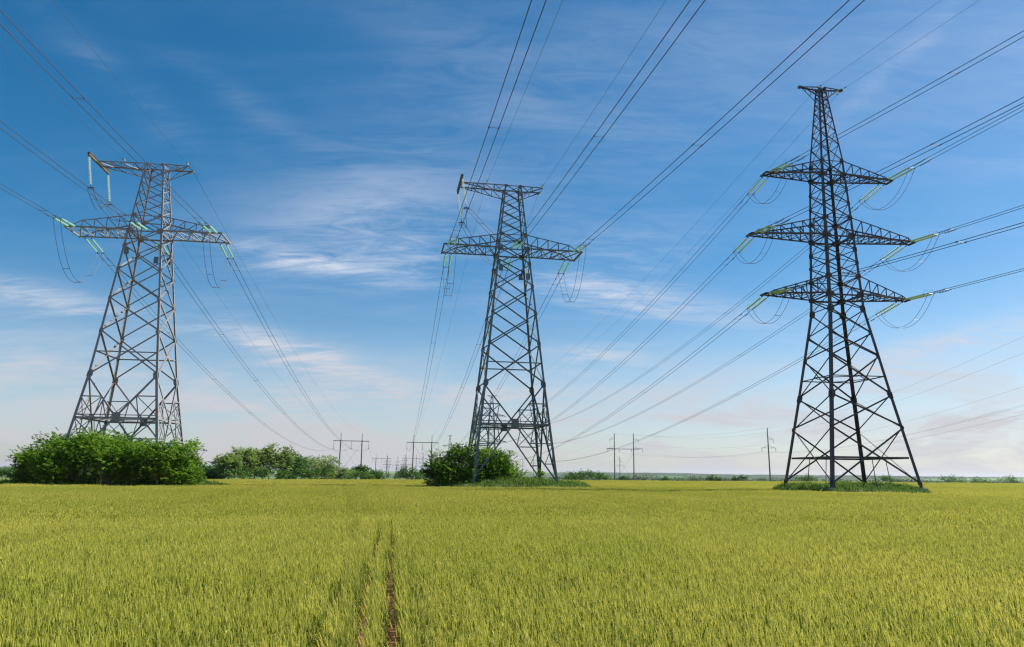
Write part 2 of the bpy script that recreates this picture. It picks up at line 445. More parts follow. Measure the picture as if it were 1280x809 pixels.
wheat_src = bpy.data.collections.new('wheat_plants')
LV = [(0.22, 15, 9), (0.6, 82, 7), (2.0, 560, 5), (0.058, 1, 12)]
for lv, (cell, n, var) in enumerate(LV):
    for k in range(var):
        wheat_src.objects.link(wheat_patch('wheat_%d_%02d' % (lv, k), cell * (1.25 if lv < 3 else .3), n, lv % 3, np.random.default_rng(100 + lv * 20 + k)))
TRACKS = [(0.04, .098, 30), (-0.31, .086, 25), (-0.70, .085, 14)]
STRIP = (-0.9, .33, 27)


def lowfreq(x, y, seed):
    r_ = np.random.default_rng(seed); s = np.zeros_like(x)
    for lam, amp in ((55, .35), (23, .3), (9, .25), (3.5, .2), (1.3, .15)):
        for _ in range(3):
            a = r_.uniform(0, 6.28); s += amp / 1.7 * np.sin((x * np.cos(a) + y * np.sin(a)) / lam * 6.28 + r_.uniform(0, 6.28))
    return s


MOUNDS = [(0.0, 90.8, 9.8, 7.4, 0.2), (37.8, 86.6, 8.3, 8.2, 0.13), (-43.5, 83.5, 13.5, 10.0, 0.12)]


def in_mound(x, y, grow=0.0):
    r_ = np.zeros_like(x, dtype=bool)
    for mx, my, a, b, rot in MOUNDS:
        c, s = math.cos(rot), math.sin(rot); u = (x - mx) * c + (y - my) * s; v = -(x - mx) * s + (y - my) * c
        r_ |= ((u / (a + grow)) ** 2 + (v / (b + grow)) ** 2) < 1 + 0.12 * np.sin(np.arctan2(v, u) * 5 + mx)
    return r_


def wheat_points():
    P, I, Rt, Sc, Pa = [], [], [], [], []
    off = 0
    bands = [(3.2, 27), (27, 78), (78, 400), (3.2, 27)]
    for lv, (cell, n, var) in enumerate(LV):
        r0, r1 = bands[lv]
        gx = np.arange(-330, 330, cell) if lv == 2 else np.arange(-6, 1, cell) if lv == 3 else np.arange(-r1, r1, cell); gy = np.arange(-2, 400 if lv == 2 else r1, cell)
        X, Y = np.meshgrid(gx, gy); X = X.ravel(); Y = Y.ravel()
        d = np.hypot(X, Y); a = np.degrees(np.arctan2(X, Y)); lim = 46 if lv != 2 else 43
        m = (d >= r0) & (d < r1) & (np.abs(a) < lim) & (d < edge_arr(a) + lowfreq(X, Y, 3) * 2)
        X, Y, d, a = X[m], Y[m], d[m], a[m]
        X = X + rng.uniform(-cell * .3, cell * .3, len(X)); Y = Y + rng.uniform(-cell * .3, cell * .3, len(X))
        m = ~in_mound(X + rng.normal(0, .4, len(X)), Y + rng.normal(0, .4, len(X)), -0.35)
        q = X + 0.15 * Y; strip = (q > STRIP[0]) & (q < STRIP[1])
        if lv == 0: m &= ~strip
        if lv == 3:
            m &= strip
            for x0, hw, far in TRACKS:
                dist = np.abs(q - x0 + .035 * np.sin(Y * 1.7 + x0 * 9) + .03 * np.sin(Y * .6))
                gone = hw * (1 + .35 * np.sin(Y * 2.3 + x0 * 5)) * np.clip((far - Y) / 6, 0, 1) * rng.uniform(.75, 1.15, len(X))
                m &= ~(dist < gone)
        thin = lowfreq(X * 1.4, Y * 1.4, 21)
        m &= ~((thin > .75) & (rng.uniform(0, 1, len(X)) < .5) & (lv != 2))
        X, Y = X[m], Y[m]; k = len(X)
        P.append(np.stack([X, Y, np.zeros(k)], -1)); I.append(off + rng.integers(0, var, k)); Rt.append(rng.normal(0, .5, k) if lv in (0, 3) else rng.integers(0, 4, k) * 0 + rng.normal(0, .25, k))
        Sc.append(1.0 + .10 * lowfreq(X, Y, 9) + rng.normal(0, .04, k)); Pa.append(np.clip(.42 + .60 * lowfreq(X, Y, 15) + rng.normal(0, .18, k), 0, 1)); off += var
    return [np.concatenate(q) for q in (P, I, Rt, Sc, Pa)]


def build_wheat():
    P, I, Rt, Sc, Pa = wheat_points()
    me = bpy.data.meshes.new('wheat_crop'); me.vertices.add(len(P)); me.vertices.foreach_set('co', P.astype(np.float32).ravel())
    for nm, ty, arr in (('pick', 'INT', I.astype(np.int32)), ('turn', 'FLOAT', Rt.astype(np.float32)), ('size', 'FLOAT', Sc.astype(np.float32)), ('patch', 'FLOAT', Pa.astype(np.float32))):
        a = me.attributes.new(nm, ty, 'POINT'); a.data.foreach_set('value', arr)
    me.materials.append(M['wheat'])
    o = link_mesh('wheat_crop', me)
    ng = bpy.data.node_groups.new('sow', 'GeometryNodeTree')
    ng.interface.new_socket('Geometry', in_out='INPUT', socket_type='NodeSocketGeometry'); ng.interface.new_socket('Geometry', in_out='OUTPUT', socket_type='NodeSocketGeometry')
    gi = ng.nodes.new('NodeGroupInput'); go = ng.nodes.new('NodeGroupOutput'); L = ng.links.new
    ci = ng.nodes.new('GeometryNodeCollectionInfo'); ci.inputs['Collection'].default_value = wheat_src; ci.inputs['Separate Children'].default_value = True; ci.inputs['Reset Children'].default_value = True
    ip = ng.nodes.new('GeometryNodeInstanceOnPoints'); ip.inputs['Pick Instance'].default_value = True
    def attr(nm, ty):
        n = ng.nodes.new('GeometryNodeInputNamedAttribute'); n.data_type = ty; n.inputs['Name'].default_value = nm
        return n.outputs['Attribute']
    L(gi.outputs[0], ip.inputs['Points']); L(ci.outputs[0], ip.inputs['Instance']); L(attr('pick', 'INT'), ip.inputs['Instance Index'])
    cx = ng.nodes.new('ShaderNodeCombineXYZ'); L(attr('turn', 'FLOAT'), cx.inputs[2])
    er = ng.nodes.new('FunctionNodeEulerToRotation'); L(cx.outputs[0], er.inputs[0]); L(er.outputs[0], ip.inputs['Rotation'])
    cs = ng.nodes.new('ShaderNodeCombineXYZ'); cs.inputs[0].default_value = 1; cs.inputs[1].default_value = 1; L(attr('size', 'FLOAT'), cs.inputs[2]); L(cs.outputs[0], ip.inputs['Scale'])
    L(ip.outputs[0], go.inputs[0])
    md = o.modifiers.new('sow', 'NODES'); md.node_group = ng
    tag(o, 'yellow green wheat standing in ear all across the field', 'wheat crop', kind='stuff')
    print('wheat patches', len(P))


build_wheat()

# ------------------------------------------------------------------ pylons
BASE_Z = CAM_Z - 0.6294
POS = {'C': (-.1885, 91.796, .1664, 0.0), 'L': (-42.668, 85.564, .1222, -.2146), 'R': (37.953, 86.53, .133, 0.0)}
CORN = [(-1, -1), (1, -1), (1, 1), (-1, 1)]
FACES = [(0, 1, (0, -1, 0)), (1, 2, (1, 0, 0)), (2, 3, (0, 1, 0)), (3, 0, (-1, 0, 0))]


def interp_w(levels):
    zs, ws = [l[0] for l in levels], [l[1] for l in levels]
    def w(z):
        if z < zs[0]: return ws[0] + (ws[0] - ws[1]) / (zs[1] - zs[0]) * (zs[0] - z)
        return float(np.interp(z, zs, ws))
    return w


class Tower:
    def __init__(self, name, key_pos, label, wl, mat, z_low, group):
        X, Y, a, lz = key_pos
        self.root = empty(name, (X, Y, BASE_Z + lz), a); tag(self.root, label, 'pylon', group)
        self.w = interp_w(wl); self.mat = mat; self.z_low = z_low
        self.mw = Matrix.Translation((X, Y, BASE_Z + lz)) @ Matrix.Rotation(a, 4, 'Z'); self.mi = self.mw.inverted()
    def P(self, k, z, out=0.0):
        w = self.w(z) + out; return Vector((CORN[k][0] * w, CORN[k][1] * w, z))
    def W(self, p): return self.mw @ Vector(p)
    def D(self, d): return self.mi.to_3x3() @ Vector(d)
    def legs(self, breaks, sizes, gussets):
        for k in range(4):
            mb = MB(); a = (-CORN[k][0], 0, 0); b = (0, -CORN[k][1], 0)
            for (z0, z1), s in zip(zip(breaks, breaks[1:]), sizes): mb.angle(self.P(k, z0), self.P(k, z1), a, b, s, s * .13)
            for z, gw, gh in gussets:
                p = self.P(k, z); dz = (self.P(k, z + .5) - self.P(k, z - .5)).normalized()
                for ax, nn in ((Vector(a), Vector((0, CORN[k][1], 0))), (Vector(b), Vector((CORN[k][0], 0, 0)))):
                    c = p + ax * (gw * .36) - nn * .045
                    o = [(-.5, -.3), (-.2, -.5), (.2, -.5), (.5, -.22), (.5, .22), (.2, .5), (-.2, .5), (-.5, .3)]
                    vs = [c + ax * (x * gw) + dz * (y * gh) + nn * s_ for s_ in (-.012, .012) for x, y in o]
                    fs = [tuple(range(8)), tuple(range(15, 7, -1))] + [(i, 8 + i, 8 + (i + 1) % 8, (i + 1) % 8) for i in range(8)]
                    mb.add(vs, fs)
            leg = mb.build('leg', self.mat, self.root)
            fb = MB(); p = self.P(k, self.z_low); fb.box(p + Vector((-CORN[k][0] * .1, -CORN[k][1] * .1, -.25)), (1, 0, 0), (0, 1, 0), (0, 0, 1), .38, .38, .35)
            fb.build('footing', M['footing'], leg)
    def brace(self, mb, A, B, n, w, inset=.03):
        A, B, n = Vector(A), Vector(B), Vector(n); d = (B - A).normalized()
        mb.angle(A - n * inset, B - n * inset, d.cross(n), -n, w, w * .13)
    def bracing(self, panels, extra=None, horiz=()):
        for A, B, n in FACES:
            mb = MB()
            for z0, z1, w in panels:
                self.brace(mb, self.P(A, z0), self.P(B, z1), n, w, .035); self.brace(mb, self.P(B, z0), self.P(A, z1), n, w, .035 + w * .25 + .01)
            for z, w in horiz: self.brace(mb, self.P(A, z), self.P(B, z), n, w, .10 + w * .1)
            if extra: extra(self, mb, A, B, Vector(n))
            mb.build('bracing', self.mat, self.root)
    def truss_side(self, mb, bots, tops, n, w, wc):
        """web between two chord polylines"""
        for i in range(len(bots)):
            if i and (tops[i] - bots[i]).length > .25: self.brace(mb, bots[i], tops[i], n, w, .04)
            if i < len(bots) - 1: self.brace(mb, bots[i], tops[i + 1] if (i % 2) else tops[i + 1], n, w, .055)
    def build_arm(self, name, s, zb, zt, xt, yt, xtop, ztop, npan, wc, w, parent=None):
        """lattice cross-arm on side s: two bottom chords, two top chords, webs and a zigzag floor"""
        mb = MB(); w0 = self.w(zb); wt = self.w(zt); fl = [None, None]
        for si, sy in ((0, -1), (1, 1)):
            n = Vector((0, sy, 0)); b0 = Vector((s * w0, sy * w0, zb)); b1 = Vector((s * xt, sy * yt, zb)); t0 = Vector((s * wt, sy * wt, zt)); t1 = Vector((s * xtop, sy * (w0 + (yt - w0) * (xtop - w0) / (xt - w0)), ztop))
            mb.angle(b0, b1, (0, -sy, 0), (0, 0, 1), wc, wc * .15)
            mb.angle(t0, t1, (0, -sy, 0), (0, 0, -1), wc * .72, wc * .1)
            fr = [i / npan for i in range(npan + 1)]; end = (b0.lerp(b1, min(1, (xtop + (xt - xtop) * .9 - w0) / (xt - w0))))
            mb.angle(t1, end, (0, -sy, 0), (-s, 0, 0), wc * .6, wc * .08)
            bots = [b0 + (b1 - b0) * ((abs(t0.lerp(t1, f).x) - w0) / (xt - w0)) for f in fr]; tops = [t0.lerp(t1, f) for f in fr]
            for i in range(1, npan + 1):
                self.brace(mb, bots[i], tops[i], n, w, .03); self.brace(mb, bots[i - 1], tops[i], n, w, .05)
            fl[si] = [b0.lerp(b1, f) for f in [i / npan for i in range(npan + 1)]]
        for i in range(npan):
            self.brace(mb, fl[0][i + 1], fl[1][i + 1], (0, 0, -1), w, .03)
            self.brace(mb, fl[0][i], fl[1][i + 1], (0, 0, -1), w, .05) ; self.brace(mb, fl[1][i], fl[0][i + 1], (0, 0, -1), w, .075)
        mb.box(fl[0][-1].lerp(fl[1][-1], .5) + Vector((s * .06, 0, 0)), (1, 0, 0), (0, 1, 0), (0, 0, 1), wc * .5, yt + .08, wc * .45)
        return mb.build(name, self.mat, self.root)


def steel_string(T, anchor, direction, length, gm, r=.105, nd=12, link=.42, hang=False):
    """one insulator string from a local anchor along a local direction; returns its live end"""
    d = Vector(direction).normalized(); a = Vector(anchor); s = d.cross(Vector((0, 0, 1)))
    s = s.normalized() if s.length > 1e-3 else Vector((1, 0, 0)); t = s.cross(d)
    mb = MB(); L = length - link - .35; p0 = a + d * link; pts, rad = [], []
    for i in range(nd):
        q = i / nd
        for f, rr in ((0, .035), (.28, .05), (.38, r), (.60, r * .85), (.66, .03)): pts.append(p0 + d * (L * (q + f / nd))); rad.append(rr)
    mb.tube(pts, rad, 8)
    st = mb.build('insulator_string', gm, T.root, smooth=False)
    fb = MB(); fb.tube([a, p0 + d * .02], .028, 5); fb.box(a + d * .06, s, t, d, .06, .04, .08); fb.build('end_fitting', M['fitting'], st)
    fb = MB(); e = a + d * length; fb.tube([p0 + d * (L - .02), e], .03, 5); fb.box(e - d * .12, s, t, d, .07, .03, .12); fb.build('end_fitting', M['fitting'], st)
    return e, st, d, s, t


def rings(st, e, d, s, t, out):
    for sg in (1, -1):
        mb = MB(); c = e - d * .45; pts = []
        for i in range(9):
            a = math.radians(-20 + 250 * i / 8); pts.append(c + (t * sg) * (.22 + .26 * math.sin(a)) + d * (.30 * math.cos(a)))
        mb.tube(pts, .011, 4); mb.build('arcing_horn', M['fitting'], st)


SPACE = .36          # half spacing of twin strings and twin cables
WR_NEAR, WR_FAR = .028, .027


def cable_bundle(name, A, B_fn, length, label, group, tmax, r, spacers=(), dampers=(), half=SPACE, side=None, n=44, cat='power cable', taper=None):
    """twin cable: two conductors, spacers and vibration dampers in one thing. B_fn(t)->offset from A"""
    root = empty(name, A); tag(root, label, cat, group)
    side = Vector(side).normalized(); hb = taper if taper is not None else half
    ts = [tmax * (i / n) ** 1.25 for i in range(n + 1)]
    hf = lambda t: half + (hb - half) * min(1, t / tmax)
    for sg in (-1, 1):
        mb = MB(); mb.tube([B_fn(t) + side * (sg * hf(t)) for t in ts], r, 5); mb.build('conductor', M['wire'], root)
    for t in spacers:
        mb = MB(); p = B_fn(t); mb.tube([p - side * hf(t), p + side * hf(t)], .018, 4)
        for sg in (-1, 1): mb.box(p + side * (sg * hf(t)), side, (B_fn(t + .1) - p).normalized(), (0, 0, 1), .045, .09, .05)
        mb.build('spacer', M['fitting'], root)
    for t in dampers:
        for sg in (-1, 1):
            mb = MB(); p = B_fn(t) + side * (sg * hf(t)); d = (B_fn(t + .1) - B_fn(t)).normalized(); dn = Vector((0, 0, -.09))
            mb.tube([p + dn - d * .26, p + dn + d * .26], .012, 4)
            for e in (-1, 1): mb.tube([p + dn + d * (e * .18), p + dn + d * (e * .30)], .05, 6)
            mb.box(p + dn * .5, d, side, (0, 0, 1), .03, .02, .06); mb.build('damper', M['fitting'], root)
    return root


def single_wire(name, pts, r, label, group, cat='wire', sides=5):
    A = Vector(pts[0]); root_mb = MB(); root_mb.tube([Vector(p) - A for p in pts], r, sides)
    o = root_mb.build(name, M['wire']); o.location = A; tag(o, label, cat, group); return o


def parab(A, B, sag, n=30):
    A, B = Vector(A), Vector(B)
    return [A.lerp(B, i / n) - Vector((0, 0, 4 * sag * (i / n) * (1 - i / n))) for i in range(n + 1)]


def near_fn(dxn, s, L=300.0):
    h = Vector((dxn, -1, 0)).normalized()
    return h, (lambda t: h * t + Vector((0, 0, -s * t + s * t * t / L)))


def jumper(name, A, Bp, sag, label, group, side, spac=(.3, .55, .8), half=SPACE, mid=None):
    """slack twin loop that carries the current past the arm"""
    A, Bp = Vector(A), Vector(Bp)
    ch = Bp - A
    def fn(t):
        u = t; bulge = (1 - abs(2 * u - 1) ** 2.15)
        return ch * u + Vector((0, 0, -sag * bulge)) + (Vector(mid) * bulge if mid else Vector((0, 0, 0)))
    root = empty(name, A); tag(root, label, 'jumper cable', group); side = Vector(side).normalized(); n = 26
    for sg in (-1, 1):
        mb = MB(); mb.tube([fn(i / n) + side * (sg * half) for i in range(n + 1)], .022, 5); mb.build('conductor', M['wire'], root)
    for t in spac:
        mb = MB(); p = fn(t); mb.tube([p - side * (half + .03), p + side * (half + .03)], .022, 4); mb.build('spacer', M['fitting'], root)
    return root


def tension_pair(T, x, sy, yt, zb, dirn, gm, length=4.1, r=.125, horn=True):
    """twin strings anchored on a chord; returns the world point midway between the two live ends"""
    dl = T.D(dirn); es = []
    for sg in (-1, 1):
        e, st, d, s, t = steel_string(T, (x + sg * SPACE, sy * (yt + .05), zb - .06), dl, length, gm, r)
        es.append(e)
        if horn: rings(st, e, d, s, t, 0)
    mb = MB(); mb.tube([es[0] - dl * .05, es[1] - dl * .05], .03, 5); mb.build('yoke', M['fitting'], T.root)
    return T.W((es[0] + es[1]) * .5)


# ---- single-circuit anchor pylons (left and centre)
WL_A = [(0, 4.8668), (11.0, 3.6203), (27.9, 1.9098), (29.84, 1.6674), (36.57, 1.0432)]


def waist(T, mb, A, B, n):
    """the lowest panel of the anchor pylons: a great X, a belt at its crossing and small secondary bars"""
    zc = 6.35; P = T.P
    c_ = (P(A, zc) + P(B, zc)) * .5
    for k, o in ((A, B), (B, A)):
        T.brace(mb, P(k, 11.0), c_, n, .17, .04); T.brace(mb, c_, P(o, T.z_low + .3), n, .17, .045)
        X = lambda z: (P(k, 11.0).lerp(c_, (11.0 - z) / (11.0 - zc)) if z > zc else c_.lerp(P(k, T.z_low + .3), (zc - z) / (zc - T.z_low - .3)))
        T.brace(mb, P(k, 8.6), X(8.6), n, .12, .06)
        T.brace(mb, P(k, zc), X(8.6), n, .09, .07); T.brace(mb, X(8.6), P(k, zc).lerp(c_, .47), n, .09, .08); T.brace(mb, P(k, 8.6), P(k, zc).lerp(c_, .47), n, .08, .09)
        T.brace(mb, P(k, 4.0), X(4.0), n, .12, .06)
        T.brace(mb, P(k, zc), X(4.0), n, .09, .07); T.brace(mb, X(4.0), P(k, zc).lerp(c_, .47), n, .09, .08); T.brace(mb, P(k, 4.0), P(k, zc).lerp(c_, .47), n, .08, .09)
        T.brace(mb, P(k, 1.7), X(1.7), n, .11, .06); T.brace(mb, P(k, 4.0), X(1.7), n, .08, .07)
    T.brace(mb, P(A, zc), P(B, zc), n, .20, .11); T.brace(mb, P(A, zc + .28), P(B, zc + .28), n, .10, .13)
    mb.box(c_ - n * .03, Vector((n.y, n.x, 0)), n, (0, 0, 1), .42, .02, .5)


def anchor_pylon(key, label, mat, glass, gcol):
    T = Tower('lattice_pylon', POS[key], label, WL_A if key != 'L' else [(0, 5.2)] + WL_A[1:], mat, -.55, 'tall steel pylons in the wheat')
    gus = [(11.0, .6, .95), (27.9, .7, .7), (29.84, .55, .5), (35.3, .4, .4), (36.4, .45, .4), (15.9, .45, .6), (19.7, .4, .55), (23.1, .4, .5), (26.0, .5, .6)]
    T.legs([-.55, 11.0, 19.5, 27.9, 36.6], [.27, .24, .21, .17], gus)
    panels = [(11.0, 15.9, .16), (15.9, 19.7, .15), (19.7, 23.1, .14), (23.1, 26.0, .13), (26.0, 27.9, .12), (27.9, 29.84, .11), (29.84, 31.3, .09), (31.3, 32.7, .09), (32.7, 34.0, .09), (34.0, 35.3, .085), (35.3, 36.5, .085)]
    T.bracing(panels, waist, [(13.6, .13), (27.9, .15), (29.84, .1), (36.5, .12)])
    # belt platform cross ties at the waist
    mb = MB(); w = T.w(6.35)
    for a_, b_ in (((-w, 0), (0, -w)), ((0, -w), (w, 0)), ((w, 0), (0, w)), ((0, w), (-w, 0))): mb.angle((a_[0], a_[1], 6.3), (b_[0], b_[1], 6.3), (0, 0, 1), (-a_[0] - b_[0], -a_[1] - b_[1], 0), .12)
    mb.build('waist_tie', mat, T.root)
    for s in (-1, 1): T.build_arm('cross_arm', s, 27.9, 29.84, 8.55, 2.05, 6.9, 28.75, 4, .17, .1)
    # head frame
    for s, xt in ((-1, 6.5), (1, 3.8)):
        mb = MB(); fl = []
        for sy in (-1, 1):
            n = (0, sy, 0); b0 = Vector((s * T.w(36.5), sy * T.w(36.5), 36.5)); b1 = Vector((s * xt, sy * .9, 36.5)); l0 = Vector((s * T.w(35.3), sy * T.w(35.3), 35.3))
            mb.angle(b0, b1, (0, -sy, 0), (0, 0, -1), .13); lt = b0.lerp(b1, .97) + Vector((0, 0, -.16)); mb.angle(l0, lt, (0, -sy, 0), (0, 0, 1), .1)
            np_ = 4 if s < 0 else 2; tops = [b0.lerp(b1, i / np_) for i in range(np_ + 1)]; lows = [l0.lerp(lt, i / np_) for i in range(np_ + 1)]
            for i in range(1, np_): T.brace(mb, lows[i], tops[i], n, .07, .03); T.brace(mb, lows[i], tops[i + 1] if i + 1 <= np_ else tops[i], n, .07, .05)
            T.brace(mb, l0, tops[1], n, .07, .05); fl.append(tops)
        for i in range(len(fl[0]) - 1): T.brace(mb, fl[0][i + 1], fl[1][i + 1], (0, 0, 1), .08, .02); T.brace(mb, fl[i % 2][i], fl[1 - i % 2][i + 1], (0, 0, 1), .08, .04)
        arm = mb.build('head_arm', mat, T.root)
    bb = MB(); bb.box((-6.68, 0, 36.46), (1, 0, 0), (0, 1, 0), (0, 0, 1), .11, 2.9, .15); bb.box((-6.68, 0, 36.66), (1, 0, 0), (0, 1, 0), (0, 0, 1), .16, 2.9, .03)
    beam = bb.build('outrigger_beam', M['wood_bar'], T.root)
    for k, z in ((0, 25.3), (1, 24.3), (2, 25.4)):                       # blank blue-grey plates on the legs
        p = T.P(k, z); pb = MB(); c = p + Vector((-CORN[k][0] * .55, CORN[k][1] * .06, 0)); pb.box(c, (1, 0, 0), (0, 1, 0), (0, 0, 1), .26, .015, .40); pb.build('sign_plate', M['plate'], T.root)
    return T


TC = anchor_pylon('C', 'teal grey lattice pylon standing in the middle of the field over a small bush', M['steel_teal'], 0, 0)
TL = anchor_pylon('L', 'rust flecked pale grey lattice pylon rising behind the wide green shrubs', M['steel_pale'], 0, 0)

# where the lines go: twin-pole frames far away, ahead of the left and centre pylons
HF_L = (at(437, 596, 380).x, 380.0); HF_C = (at(527, 596, 420).x, 420.0)
HEAD = {'L': math.atan2(HF_L[0] - POS['L'][0], HF_L[1] - POS['L'][1]), 'C': math.atan2(HF_C[0] - POS['C'][0], HF_C[1] - POS['C'][1])}


def dress_anchor(T, key, who, hf, zins, near, glass):
    """insulators, loops and cables of one single-circuit pylon"""
    yaw = POS[key][2]; armdir = Vector((math.cos(yaw), math.sin(yaw), 0)); dxn, s_, L_ = near
    hN, fN = near_fn(dxn, s_, L_); dN = Vector((hN.x, hN.y, -s_))
    head = HEAD[key]; hF = Vector((math.sin(head), math.cos(head), 0)); beamdir = Vector((math.cos(head), -math.sin(head), 0))
    ends = {}
    side_name = {-1: 'left end', 0: 'middle', 1: 'right end'}
    for ph, x, xo in ((-1, -7.75, -8.5), (0, 0.05, 0), (1, 7.75, 8.5)):
        endp = Vector((hf[0], hf[1], zins)) + beamdir * xo
        st = T.W((x, 2.1, 27.84)); v = endp - st; Lh = math.hypot(v.x, v.y); sag = 9.0
        slope = v.z / Lh - 4 * sag / Lh; dF = Vector((v.x / Lh, v.y / Lh, slope)).normalized()
        en = tension_pair(T, x, -1, 2.05, 27.9, dN, glass); ef = tension_pair(T, x, 1, 2.05, 27.9, dF, glass)
        ends[ph] = (en, ef)
        cable_bundle('twin_cable', en, fN, 0, 'twin cable from the %s of the %s pylon cross-arm, rising overhead' % (side_name[ph], who),
                     'cables over the field towards the viewer', 300, WR_NEAR, spacers=(3.2, 34, 62, 95), dampers=(1.3,), side=armdir)
        v = endp - ef; Lh = v.length
        cable_bundle('twin_cable', ef, (lambda t, v=v, sag=sag: v * t - Vector((0, 0, 4 * sag * t * (1 - t)))), 0,
                     'twin cable from the %s of the %s pylon cross-arm, sagging away to far poles' % (side_name[ph], who),
                     'cables running away over the field', 1.0, WR_FAR, spacers=(.012, .1, .2, .32, .45), dampers=(.005,), side=armdir, taper=.2)
        if ph: jumper('jumper_loop', en, ef, 5.3, 'slack twin loop hanging under the %s of the %s pylon cross-arm' % (side_name[ph], who), 'slack loops below the cross-arms', armdir)
    # middle phase goes round by the outrigger: two hanging strings, a twin loop through their lower ends
    pts = []
    for sy in (-1, 1):
        e, st, d, s, t = steel_string(T, (-6.68, sy * 2.75, 36.35), (.16, .0, -1), 4.0, M['glass_white'], .15, 15, .25)
        hb = MB(); hb.box(e, (1, 0, 0), (0, 1, 0), (0, 0, 1), .34, .09, .06); hb.build('clamp', M['fitting'], st); pts.append(T.W(e + Vector((0, 0, -.08))))
    en, ef = ends[0]; ctrl = [en, en.lerp(pts[0], .45) + Vector((0, 0, -1.3)), pts[0], pts[0].lerp(pts[1], .5) + Vector((0, 0, -1.5)), pts[1], ef.lerp(pts[1], .5) + Vector((0, 0, -1.3)), ef]
    path = []
    ext = [ctrl[0] * 2 - ctrl[1]] + ctrl + [ctrl[-1] * 2 - ctrl[-2]]
    for i in range(len(ctrl) - 1):
        p0, p1, p2, p3 = ext[i:i + 4]
        for k in range(7):
            u = k / 7; path.append(.5 * ((2 * p1) + (p2 - p0) * u + (2 * p0 - 5 * p1 + 4 * p2 - p3) * u * u + (3 * p1 - p0 - 3 * p2 + p3) * u ** 3))
    path.append(ctrl[-1])
    root = empty('jumper_loop', en); tag(root, 'slack twin loop led round the %s pylon body by its hanging pale insulators' % who, 'jumper cable', 'slack loops below the cross-arms')
    for sg in (-1, 1):
        mb = MB(); mb.tube([p - en + armdir * (sg * .3) for p in path], WR_NEAR, 5); mb.build('conductor', M['wire'], root)
    for k in (4, 10, 18, 24, 32, 38):
        mb = MB(); mb.tube([path[k] - en - armdir * .32, path[k] - en + armdir * .32], .02, 4); mb.build('spacer', M['fitting'], root)
    # earth wires on the head frame
    for x, nm in ((-3.4, 'left'), (3.75, 'right')):
        fit = []
        for sy, dd in ((-1, dN), (1, None)):
            a = Vector((x, sy * .95, 36.6)); dl = T.D(dd if dd is not None else Vector((hF.x, hF.y, -.09)))
            e, st, d, s, t = steel_string(T, a, dl, .75, M['glass_white'], .10, 3, .15); fit.append(T.W(e))
        r_ = MB(); c0, c1 = [T.mi @ q for q in fit]
        A = fit[0]; single_wire('earth_wire', [A + fN(300 * (i / 40) ** 1.25) * 1.0 for i in range(41)], .013, 'thin earth wire on the %s of the %s pylon top, going overhead' % (nm, who), 'thin earth wires')
        B_ = Vector((hf[0], hf[1], zins + 7.6)) + beamdir * (-5.0 if x < 0 else 5.0)
        single_wire('earth_wire', parab(fit[1], B_, 6.0), .014, 'thin earth wire on the %s of the %s pylon top, falling away to far poles' % (nm, who), 'thin earth wires')
        mb = MB(); mb.tube([c0 + Vector((0, 0, .02)), c0.lerp(c1, .3) + Vector((0, 0, .55)), c0.lerp(c1, .7) + Vector((0, 0, .55)), c1], .011, 4); mb.build('earth_wire_loop', M['wire'], T.root)


ZI_L = at(437, 560.5, 380).z; ZI_C = at(527, 561.3, 420).z
dress_anchor(TC, 'C', 'centre', HF_C, ZI_C, (.16, .08, 330.0), M['glass_green'])
dress_anchor(TL, 'L', 'left', HF_L, ZI_L, (.15, .08, 300.0), M['glass_green'])

# ---- double-circuit pylon (right)
WL_R = [(0, 5.1212), (6.049, 4.2112), (9.639, 3.6126), (14.07, 2.93), (16.76, 2.515), (19.59, 2.15), (21.29, 2.1172), (28.43, 1.8186), (36.12, 1.5061), (37.9, 1.4126), (48, .4286)]
LV_R = [0, 6.049, 9.639, 14.07, 16.76, 19.59, 21.29, 23.49, 25.15, 26.75, 28.43, 30.66, 32.5, 34.3, 36.12, 37.9, 40.1, 41.9, 43.5, 44.9, 46.0, 46.9, 47.95]
ARMS_R = [(21.29, 23.49, 9.0, .47, 8.0, 21.75, 5), (28.43, 30.66, 10.33, .57, 9.5, 28.95, 6), (36.12, 37.9, 8.09, .59, 7.2, 36.5, 5)]


def belt(T, mb, A, B, n):
    P = T.P; zc = 2.85
    T.brace(mb, P(A, zc, -.25), P(B, zc, -.25), n, .2, .1)
    if T.detail:
        for f in (.5,):
            q = P(A, zc).lerp(P(B, zc), f); g = P(A, T.z_low).lerp(P(B, T.z_low), f); mb.angle(q - n * .1, g - n * .1, Vector((n.y, n.x, 0)), -n, .09)
        q = P(A, 11.6).lerp(P(B, 11.6), .5); r2 = P(A, 11.6)
        # mid diaphragm tie to the neighbouring face
        T.brace(mb, P(A, 11.75), P(B, 11.75), n, .11, .10)
        inner = Vector((-n.x, -n.y, 0)) * T.w(11.75); side = (P(B, 11.75) - P(A, 11.75)).normalized()
        mb.angle(q - n * .12, q + (P(A, 11.75) - q) + inner, (0, 0, 1), side, .09)


